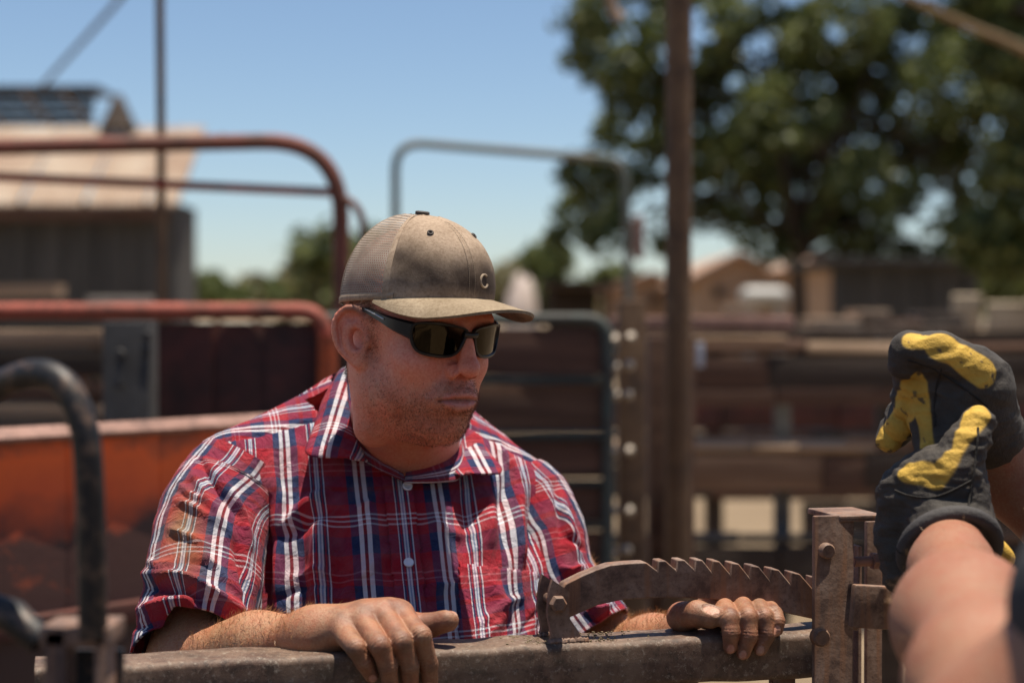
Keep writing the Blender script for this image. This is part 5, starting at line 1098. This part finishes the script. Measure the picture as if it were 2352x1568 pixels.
# binding tape along the panel edges, sweatband, button, eyelets
def on(phi, t, l=.06): return wh(crown(np.array([phi]), np.array([t]), l)[0])
for ph in (-FR, FR):
    tv_ = np.linspace(.0, .985, 40); a = wh(crown(np.full(40, ph-.045), tv_, .03)); b2 = wh(crown(np.full(40, ph+.045), tv_, .03)); 
    a2 = wh(crown(np.full(40, ph-.03), tv_, .10)); b3 = wh(crown(np.full(40, ph+.03), tv_, .10))
    V = np.concatenate([a, a2, b3, b2]); q = [(k*40+i, k*40+i+1, (k+1)*40+i+1, (k+1)*40+i) for k in range(3) for i in range(39)]; o = mk('seam_tape', V, q, M_CAP, cap); setcol(o, np.full(3, 1.05))
for ph in (RAD(122), RAD(180), RAD(238)):
    tv_ = np.linspace(0, .985, 30); V = np.concatenate([wh(crown(ph+d*np.ones(30), tv_, l)) for d, l in ((-.03, .02), (-.02, .07), (.02, .07), (.03, .02))])
    o = mk('seam_tape', V, [(k*30+i, k*30+i+1, (k+1)*30+i+1, (k+1)*30+i) for k in range(3) for i in range(29)], M_CAP, cap); setcol(o, np.full(3, .9))
phs = np.linspace(FR*.9, 2*pi-FR*.9, 90); V = np.concatenate([wh(crown(phs, np.full(90, tt_), l)) for tt_, l in ((.0, .0), (.0, .1), (.055, .1), (.075, .02))])
o = mk('hem_band', V, [(k*90+i, k*90+i+1, (k+1)*90+i+1, (k+1)*90+i) for k in range(3) for i in range(89)], M_CAP, cap); setcol(o, np.full(3, 1.05))
top = wh(crown(np.array([0.]), np.array([1.]), .0)[0]); MB().disc(top+Uh*.0012, Uh, .0078, .0042, 18).build('cap_button', M_DARKTRIM, cap)
for ph, tt_ in ((-RAD(33), .80), (RAD(33), .80)):
    c = crown(np.array([ph]), np.array([tt_]))[0]; n = c-np.array([0, CY, 5.5]); n /= np.linalg.norm(n); nw = HB@n; mb = MB(); cw = wh(c)+nw*.0006
    e1 = np.cross(nw, [0, 0, 1]); e1 /= np.linalg.norm(e1); e2 = np.cross(nw, e1); mb.tube([cw+.0026*(cos(a)*e1+sin(a)*e2) for a in np.linspace(0, 2*pi, 17)], .0011, 6, False); mb.build('eyelet', M_DARKTRIM, cap)
# embroidered ring emblem on the panel to his left of the centre seam
ring = [wh(crown(np.array([RAD(14)+.085*cos(a)]), np.array([.245+.083*sin(a)]), .05)[0]) for a in np.linspace(.9, 2*pi-.5, 22)]
M_THREAD = mat_mottled('thread', [(.27, .20, .135), (.34, .26, .18)], 90, .7)
MB().tube(ring, .0012, 6).build('emblem', M_THREAD, cap)
# stitched rows beside the centre seam
for dd in (-.055, .055):
    mb = MB()
    for k in range(34):
        t0 = .03+k*.027; mb.tube([on(dd*.9, t0, .055), on(dd*.9, t0+.016, .055)], .00028, 5)
    mb.build('stitching', M_THREAD, cap)
# brim
ps = np.linspace(-1, 1, 81); rs = np.linspace(0, 1, 26); Vt = []
for s in ps:
    ph = s*RAD(74); inn = np.array([(CB+.05)*sin(ph), CY+(CA+.05)*cos(ph), 0]); inn[2] = cbase(inn[1])+.10
    Lb = 7.4*max(0., 1-abs(s)**3.6)**.62
    for r in rs:
        x_ = inn[0]*(1+.04*r); y_ = inn[1]+Lb*r; z_ = inn[2]-.030*(x_**2)*r*min(1., Lb/7.4+.25)*.85-.07*Lb*r*.55+.10*math.sin(r*pi)*.6
        Vt.append((x_, y_, z_))
Vt = np.array(Vt); nr = len(rs); q = np.array([(i*nr+j, (i+1)*nr+j, (i+1)*nr+j+1, i*nr+j+1) for i in range(80) for j in range(nr-1)])
n = vnormals(Vt, q); n = -n if n[:, 2].mean() < 0 else n
Vt = Vt+n*(.02*wob(Vt, 1.3, 81))[:, None]
rr_ = np.tile(rs, 81)
for k_ in range(5): Vt = Vt-n*(.018*np.exp(-((rr_-.22-.15*k_)/.012)**2))[:, None]
Vbm = Vt-n*.32; N0 = len(Vt); key = {(a, b) for a, b in np.concatenate([q[:, [0, 1]], q[:, [1, 2]], q[:, [2, 3]], q[:, [3, 0]]]).tolist()}
rim = []; Vm = Vt-n*.16
for a, b in key:
    if (b, a) not in key: rim.append((b, a, a+N0, b+N0))
brim = mk('brim', wh(np.concatenate([Vt, Vbm])), np.concatenate([q, q[:, ::-1]+N0, np.array(rim)]), M_BRIM, cap, True, RAD(60)); setcol(brim, np.full(3, 1.))

# ------------------------------------------------------------------ sunglasses
gl = empty('sunglasses', (0, 0, 0)); gl.parent = man
M_FRAME = bpy.data.materials.new('glasses_frame'); t, b = nodes(M_FRAME); b.inputs['Base Color'].default_value = (.008, .008, .009, 1); b.inputs['Roughness'].default_value = .32; b.inputs['Specular IOR Level'].default_value = .5
M_LENS = bpy.data.materials.new('mirror_lens'); t, b = nodes(M_LENS); b.inputs['Base Color'].default_value = (.032, .027, .02, 1); b.inputs['Metallic'].default_value = 1.; b.inputs['Roughness'].default_value = .035
M_GREY = bpy.data.materials.new('glasses_inlay'); t, b = nodes(M_GREY); b.inputs['Base Color'].default_value = (.42, .42, .42, 1); b.inputs['Roughness'].default_value = .4
def gsurf(s, zz, l=0.):
    """wrapped front of the glasses: s along the curve (cm, + to his left), zz height"""
    R = 8.4; a = s/R; tilt = (zz-1.4)*.10
    return np.stack([(R+l)*np.sin(a), 9.75-R+(R+l)*np.cos(a)+tilt-.15*(s/6)**2, zz+0*s], -1)
def outline(sg, grow=0.):
    pts = np.array([(.85, 2.25), (3.2, 2.62), (5.4, 2.62), (6.35, 2.3), (6.45, 1.1), (5.7, -.15), (4.4, -.5), (2.6, -.55), (1.6, -.15), (1.0, .9)])
    c = spline(pts, 5, True); cen = c.mean(0); d = c-cen; c = cen+d*(1+grow/np.linalg.norm(d, axis=1))[:, None]; return np.stack([c[:, 0]*sg, c[:, 1]], 1)
for sg in (-1, 1):
    oi = outline(sg, -.02); oo = outline(sg, .36); n = len(oi); rings = []
    for o2, l in ((oi, -.25), (oi, .10), (outline(sg, .06), .22), (outline(sg, .28), .22), (oo, .08), (oo, -.25)): rings.append(gsurf(o2[:, 0], o2[:, 1], l))
    V = np.concatenate(rings); m = len(rings); q = [(k*n+i, k*n+(i+1) % n, ((k+1) % m)*n+(i+1) % n, ((k+1) % m)*n+i) for k in range(m) for i in range(n)]
    mk('frame', wh(V), q, M_FRAME, gl, True, RAD(50))
    cen = oi.mean(0); V = [gsurf(np.array([cen[0]]), np.array([cen[1]]), .06)[0]]; ks = 8
    for k in range(1, ks+1): o2 = cen+(oi*1.0-cen)*k/ks; V += list(gsurf(o2[:, 0], o2[:, 1], .06-.02*(k/ks)**2))
    f = [(0, 1+i, 1+(i+1) % n) for i in range(n)]+[(1+(k-1)*n+i, 1+k*n+i, 1+k*n+(i+1) % n, 1+(k-1)*n+(i+1) % n) for k in range(1, ks) for i in range(n)]
    mk('lens', wh(V), f, M_LENS, gl)
    # temple: deep at the hinge, slim over the ear
    pa = [gsurf(np.array([sg*6.5]), np.array([1.7]), .05)[0], np.array([sg*7.25, 5.0, 2.25]), np.array([sg*7.35, 2.2, 2.75]), np.array([sg*7.3, -.4, 3.05]), np.array([sg*7.15, -2.6, 2.4]), np.array([sg*7.0, -3.6, .9])]
    c = spline(pa, 8); m = len(c); hh = np.interp(np.linspace(0, 1, m), [0, .1, .3, .55, .8, 1], [1.15, .98, .62, .36, .32, .28]); V = []
    for i in range(m):
        for dx_, dz_ in ((-.16, -1), (-.16, 1), (.16, .75), (.16, -.75)): V.append(c[i]+np.array([sg*dx_*.9, 0, dz_*hh[i]*.9]))
    f = [(i*4+k, i*4+(k+1) % 4, (i+1)*4+(k+1) % 4, (i+1)*4+k) for i in range(m-1) for k in range(4)]+[(0, 1, 2, 3), tuple((m-1)*4+k for k in (3, 2, 1, 0))]
    tp = mk('temple', wh(V), f, M_FRAME, gl, True, RAD(40))
    i0, i1 = int(m*.28), int(m*.58); mb = MB(); mb.tube([wh(c[i]+np.array([sg*.17, 0, .12])) for i in range(i0, i1)], np.linspace(.0011, .0006, i1-i0), 6); mb.build('inlay', M_GREY, gl)
V = []; zs = [2.45, 2.0, 1.5, 1.1]
mb = MB(); mb.tube([wh(gsurf(np.array([s]), np.array([1.85-.1*(1-abs(s))]), -.02)[0]) for s in np.linspace(-.9, .9, 9)], .0036, 10); mb.build('bridge', M_FRAME, gl)

# ================================================================== SECOND PERSON: gloved hands at the right
p2 = empty('person', (.67, 1.12, 0), 'person in dark grey t-shirt pulling on black and yellow work gloves', 'person')
M_GLOVE = bpy.data.materials.new('glove_fabric'); t, b = nodes(M_GLOVE); a = N(t, 'ShaderNodeVertexColor', layer_name='tint')
f_ = noise(t, 90, 5, .7); c = mixc(t, ramp(t, f_, [(.4, (0, 0, 0)), (.7, (.5, .5, .5))]).outputs[0], a.outputs[0], (.72, .66, .6), 'MULTIPLY'); t.links.new(c, b.inputs['Base Color']); b.inputs['Roughness'].default_value = .72; bump(t, b, noise(t, 260, 4, .7), .7, .0022); b.inputs['Specular IOR Level'].default_value = .25
BLK = np.array([.058, .050, .042]); YEL = np.array([.64, .40, .07]); GRY = np.array([.065, .060, .058])
def paint(v, lst, base=BLK, seed=3, speck=.85):
    c = np.tile(base, (len(v), 1))*(1+.25*wob(v, 120, 31))[:, None]
    for pts, r, colr in lst:
        d = chain([np.asarray(q) for q in pts], [r]*len(pts), .001)(v)+.0008*wob(v, 200, seed); k = (sstep(.0012, -.0012, d)*(1-speck*sstep(.42, .62, wob(v, 330, seed+1))))[:, None]; wear = (.86+.2*wob(v, 90, seed+2))[:, None]; c = c*(1-k)+colr*wear*k
    return c
# lower glove: fist with the thumb up, wrist towards the near forearm
wl = P(2188, 1232, 1.70); kn = P(2085, 1128, 1.735)
lowf = compose([(1, rc(P(2180, 1200, 1.705), P(2165, 1120, 1.72), .037, .040), .02), (1, rc(P(2165, 1120, 1.72), P(2100, 1125, 1.735), .036, .030), .02),
    (1, rc(P(2180, 1190, 1.735), P(2184, 1275, 1.665), .040, .043), .015),
    (1, chain([P(2095, 1095, 1.72), P(2058, 1128, 1.73), P(2062, 1185, 1.745), P(2100, 1210, 1.76)], [.0165, .0160, .0150, .014], .004), .006),
    (1, chain([P(2100, 1105, 1.75), P(2062, 1142, 1.765), P(2068, 1200, 1.775), P(2105, 1222, 1.78)], [.0165, .0160, .0150, .014], .004), .003),
    (1, chain([P(2110, 1112, 1.775), P(2072, 1150, 1.79), P(2080, 1206, 1.80), P(2110, 1225, 1.80)], [.0160, .0155, .0145, .013], .004), .003),
    (1, chain([P(2120, 1125, 1.80), P(2088, 1160, 1.81), P(2098, 1206, 1.815)], [.0150, .0145, .0135], .004), .003),
    (1, chain([P(2080, 1150, 1.735), P(2062, 1230, 1.735), P(2068, 1322, 1.725)], [.026, .0215, .017], .006), .012),
    (1, chain([P(2190, 1150, 1.70), P(2195, 1085, 1.695), P(2220, 1020, 1.70), P(2248, 968, 1.705)], [.029, .024, .0205, .0165], .006), .012)])
lv, lq = sculpt(lambda p: smax(lowf(p), (p-P(2184, 1268, 1.664))@np.array([.05, -.82, -.57]), .003), (P(2000, 1380, 1.60)-.05), (P(2330, 900, 1.84)+.05), .0016)
lv = lv+vnormals(lv, lq)*(.0024*wob(lv*np.array([.4, 1, 1.6]), 170, 9))[:, None]
yl_low = [([P(2140, 1092, 1.672), P(2165, 1065, 1.665), P(2195, 1015, 1.668), P(2232, 952, 1.68)], .0155, YEL), ([P(2226, 965, 1.68), P(2242, 945, 1.69)], .0155, YEL), ([P(2078, 1078, 1.70), P(2105, 1082, 1.692), P(2140, 1090, 1.675)], .0125, YEL)]
cuff = [([P(2080, 1300, 1.68), P(2110, 1235, 1.665), P(2170, 1200, 1.655), P(2235, 1215, 1.665), P(2285, 1270, 1.68)], .0145, GRY)]
g1 = mk('glove', lv, lq, M_GLOVE, p2); setcol(g1, paint(lv, yl_low, speck=0.))
cn = np.array([.05, -.82, -.57]); cn /= np.linalg.norm(cn); e1_ = np.cross(cn, [0, 0, 1]); e1_ /= np.linalg.norm(e1_); e2_ = np.cross(cn, e1_); cc0 = P(2184, 1266, 1.666)
ck = MB().tube([cc0+.0428*(cos(a)*e1_+sin(a)*e2_)-cn*.004 for a in np.linspace(0, 2*pi, 41)], .0080, 10, False).build('cuff', M_GLOVE, g1); setcol(ck, np.tile(GRY, (len(ck.data.vertices), 1)))
# upper glove: curled hand, fingertips hanging to picture left
uw = P(2275, 1000, 1.80)
upf = compose([(1, rc(P(2240, 945, 1.79), P(2235, 885, 1.775), .034, .034), .02), (1, rc(P(2235, 885, 1.775), P(2165, 870, 1.765), .034, .028), .02), (1, rc(uw, P(2245, 950, 1.79), .034, .034), .02), (1, rc(P(2185, 900, 1.765), P(2172, 1040, 1.745), .030, .020), .02),
    (1, chain([P(2085, 835, 1.762), P(2118, 880, 1.762), P(2138, 960, 1.760), P(2148, 1050, 1.742)], [.017, .019, .020, .018], .008), .008),
    (1, chain([P(2225, 850, 1.755), P(2150, 812, 1.745), P(2090, 806, 1.742), P(2075, 836, 1.745)], [.0245, .0215, .0175, .014], .006), .010),
    (1, chain([P(2180, 850, 1.775), P(2110, 842, 1.77), P(2090, 870, 1.765), P(2094, 892, 1.762)], [.020, .0165, .015, .013], .005), .005),
    (1, chain([P(2170, 880, 1.79), P(2110, 880, 1.785), P(2086, 910, 1.778), P(2084, 935, 1.772)], [.020, .0165, .0155, .0135], .005), .003),
    (1, chain([P(2165, 915, 1.80), P(2105, 925, 1.80), P(2074, 955, 1.79), P(2067, 978, 1.782)], [.019, .0165, .0155, .0140], .005), .003),
    (1, chain([P(2160, 945, 1.81), P(2095, 965, 1.81), P(2055, 990, 1.80), P(2042, 1010, 1.795)], [.018, .0155, .0145, .0130], .005), .003)])
uv2, uq = sculpt(upf, P(1990, 1060, 1.70)-.04, P(2340, 740, 1.86)+.04, .0016)
uv2 = uv2+vnormals(uv2, uq)*(.0034*(.5-np.abs(wob(uv2*np.array([.7, 1, 1.5]), 95, 19))))[:, None]
yu = [([P(2062, 818, 1.744), P(2096, 842, 1.743), P(2112, 880, 1.743), P(2120, 950, 1.742), P(2130, 1050, 1.724)], .0078, YEL), ([P(2095, 784, 1.728), P(2118, 780, 1.726)], .0095, YEL), ([P(2160, 792, 1.722), P(2200, 806, 1.722), P(2258, 856, 1.732)], .0150, YEL), ([P(2092, 888, 1.748), P(2094, 895, 1.746)], .011, YEL), ([P(2083, 922, 1.758), P(2084, 938, 1.756)], .0135, YEL), ([P(2068, 965, 1.768), P(2066, 985, 1.766)], .0135, YEL), ([P(2046, 1000, 1.78), P(2040, 1016, 1.78)], .016, YEL)]
g2 = mk('glove', uv2, uq, M_GLOVE, p2); setcol(g2, paint(uv2, yu, seed=8))
tb = MB().tube(spline([P(2282, 1248, 1.70), P(2300, 1268, 1.70), P(2318, 1292, 1.705)], 4), [.006, .0085, .0095, .0095, .0095, .0095, .009, .008, .006], 10).build('pull_tab', M_GLOVE, g1); setcol(tb, np.tile(YEL, (len(tb.data.vertices), 1)))
# stitched seams over the backs of the gloves, pressed onto the surface
def seam(f, pts, g, r=.0011):
    q = spline([P(*a) for a in pts], 8)
    for _ in range(25): q = q-np.array([0, 1., 0])*-1*np.clip(f(q), -.01, .02)[:, None]*.8
    q = q-np.array([0, 1., 0])*.0008; o = MB().tube(q, r, 6).build('seam', M_GLOVE, g); setcol(o, np.tile(BLK*.45, (len(o.data.vertices), 1)))
seam(lowf, [(2092, 1142, 1.64), (2125, 1152, 1.64), (2180, 1150, 1.63), (2250, 1110, 1.64)], g1); seam(lowf, [(2262, 985, 1.66), (2258, 1050, 1.65), (2250, 1130, 1.64), (2240, 1200, 1.63)], g1)
seam(upf, [(2110, 830, 1.68), (2170, 850, 1.68), (2230, 890, 1.69), (2280, 935, 1.72)], g2); seam(upf, [(2190, 850, 1.68), (2180, 920, 1.68), (2172, 985, 1.69)], g2)
# arms: near forearm comes up from the elbow below the frame, far forearm from the right
shN = np.array([.45, .99, 1.46]); elN = P(2310, 1720, 1.06); shF = np.array([.68, 1.38, 1.43]); elF = np.array([.64, 1.72, 1.18])
armf = compose([(1, rc(P(2180, 1215, 1.71), P(2186, 1310, 1.60), .032, .033), .02), (1, rc(P(2186, 1310, 1.60), P(2215, 1430, 1.37), .032, .037), .03), (1, rc(P(2215, 1430, 1.37), P(2262, 1575, 1.14), .037, .045), .08), (1, rc(P(2262, 1575, 1.14), elN, .045, .045), .03), (1, rc(elN, shN, .046, .054), .03)])
arm2 = compose([(1, rc(uw, P(2330, 1090, 1.83), .030, .036), .02), (1, rc(P(2330, 1090, 1.83), elF, .038, .047), .03), (1, rc(elF, shF, .048, .06), .03)])
avs = []
for ff, lo, hi in ((armf, np.array([.20, .90, 1.08]), np.array([.58, 1.80, 1.56])), (arm2, np.array([.40, 1.28, 1.08]), np.array([.80, 1.95, 1.54]))):
    avs.append(sculpt(ff, lo, hi, .004))
# head, neck and legs of the same figure (outside the picture)
hc2 = np.array([.64, 1.2, 1.68]); ya = RAD(118); F2 = np.array([sin(ya)*-1, -cos(ya), 0]); F2 = np.array([-.86, .5, 0]); L2 = np.array([-F2[1], F2[0], 0])*-1; B2 = np.stack([np.cross(F2, [0, 0, 1]), F2, np.array([0, 0, 1.])], 1)
hv2 = hc2+.0096*(hv@B2.T)
leg = compose([(1, rc((0.63, 1.01, 0.9), (0.63, 0.99, 0.1), .10, .06), .04), (1, rc((0.67, 1.23, 0.9), (0.67, 1.25, 0.1), .10, .06), .04), (1, rc((0.65, 1.12, 1.3), (0.65, 1.12, 0.9), .12, .13), .05), (1, rc((0.63, 0.99, 0.06), (0.53, 1.04, 0.05), .05, .04), .03), (1, rc((0.67, 1.25, 0.06), (0.57, 1.3, 0.05), .05, .04), .03)])
lv2, lq2 = sculpt(leg, (.36, .77, -.02), (.92, 1.5, 1.55), .014)
parts_ = [avs[0], avs[1], (hv2, hq if np.linalg.det(B2) > 0 else hq[:, ::-1]), (lv2, lq2)]; off = np.cumsum([0]+[len(q[0]) for q in parts_])
bd2 = mk('body', np.concatenate([q[0] for q in parts_]), np.concatenate([q[1]+off[i] for i, q in enumerate(parts_)]), M_SKIN, p2)
setcol(bd2, np.concatenate([np.tile(np.array([.33, .178, .104]), (len(q[0]), 1)) for q in parts_]))
M_TEE = mat_mottled('grey_cotton', [(.030, .031, .034), (.050, .051, .055)], 14, .9, .4, 200, .003)
tee = compose([(1, ell((0.66, 1.13, 1.22), (.15, .21, .28)), .05), (1, ell((0.65, 1.13, 1.02), (.16, .19, .22)), .06), (1, rc((0.63, 0.95, 1.4), shN*.9+elN*.1, .075, .078), .05), (1, rc(shN, shN*.42+elN*.58, .078, .070), .04), (1, rc((0.69, 1.29, 1.4), shF, .075, .075), .05), (1, rc(shF, shF*.45+elF*.55, .076, .072), .04)])
tv2, tq2 = sculpt(tee, (.24, .80, .80), (.95, 1.85, 1.62), .009); tv2 = tv2+vnormals(tv2, tq2)*(.004*wob(tv2, 40, 91))[:, None]; mk('t_shirt', tv2, tq2, M_TEE, p2)
jn2 = compose([(1, ell((0.65, 1.12, 0.92), (.16, .18, .12)), .05), (1, rc((0.63, 1.02, 0.88), (0.63, 0.99, 0.1), .115, .075), .04), (1, rc((0.67, 1.22, 0.88), (0.67, 1.25, 0.1), .115, .075), .04)])
jv2, jq2 = sculpt(lambda p: smax(jn2(p), .05-p[:, 2], .01), (.36, .77, .0), (.92, 1.55, 1.1), .014); mk('jeans', jv2, jq2, M_DENIM, p2)
MB().tube([hc2+np.array([0, 0, z_]) for z_ in (.045, .075, .105, .125, .137)], [.089, .093, .080, .050, .012], 20).build('cap', M_DARKTRIM, p2)

for ff_, (av_, aq_), e_, w_e in ((armf, avs[0], elN, P(2180, 1215, 1.71)), (arm2, avs[1], elF, uw)):
    d_ = w_e-e_; tt_ = ((av_-e_)@d_)/(d_@d_); nn_ = vnormals(av_, aq_); hairs(av_, nn_, sstep(-.1, .1, tt_)*sstep(1., .85, tt_), 900, .009, .00022, tuple(d_/np.linalg.norm(d_)*.5), .35, 55, 'arm_hair', M_ARMHAIR, p2)
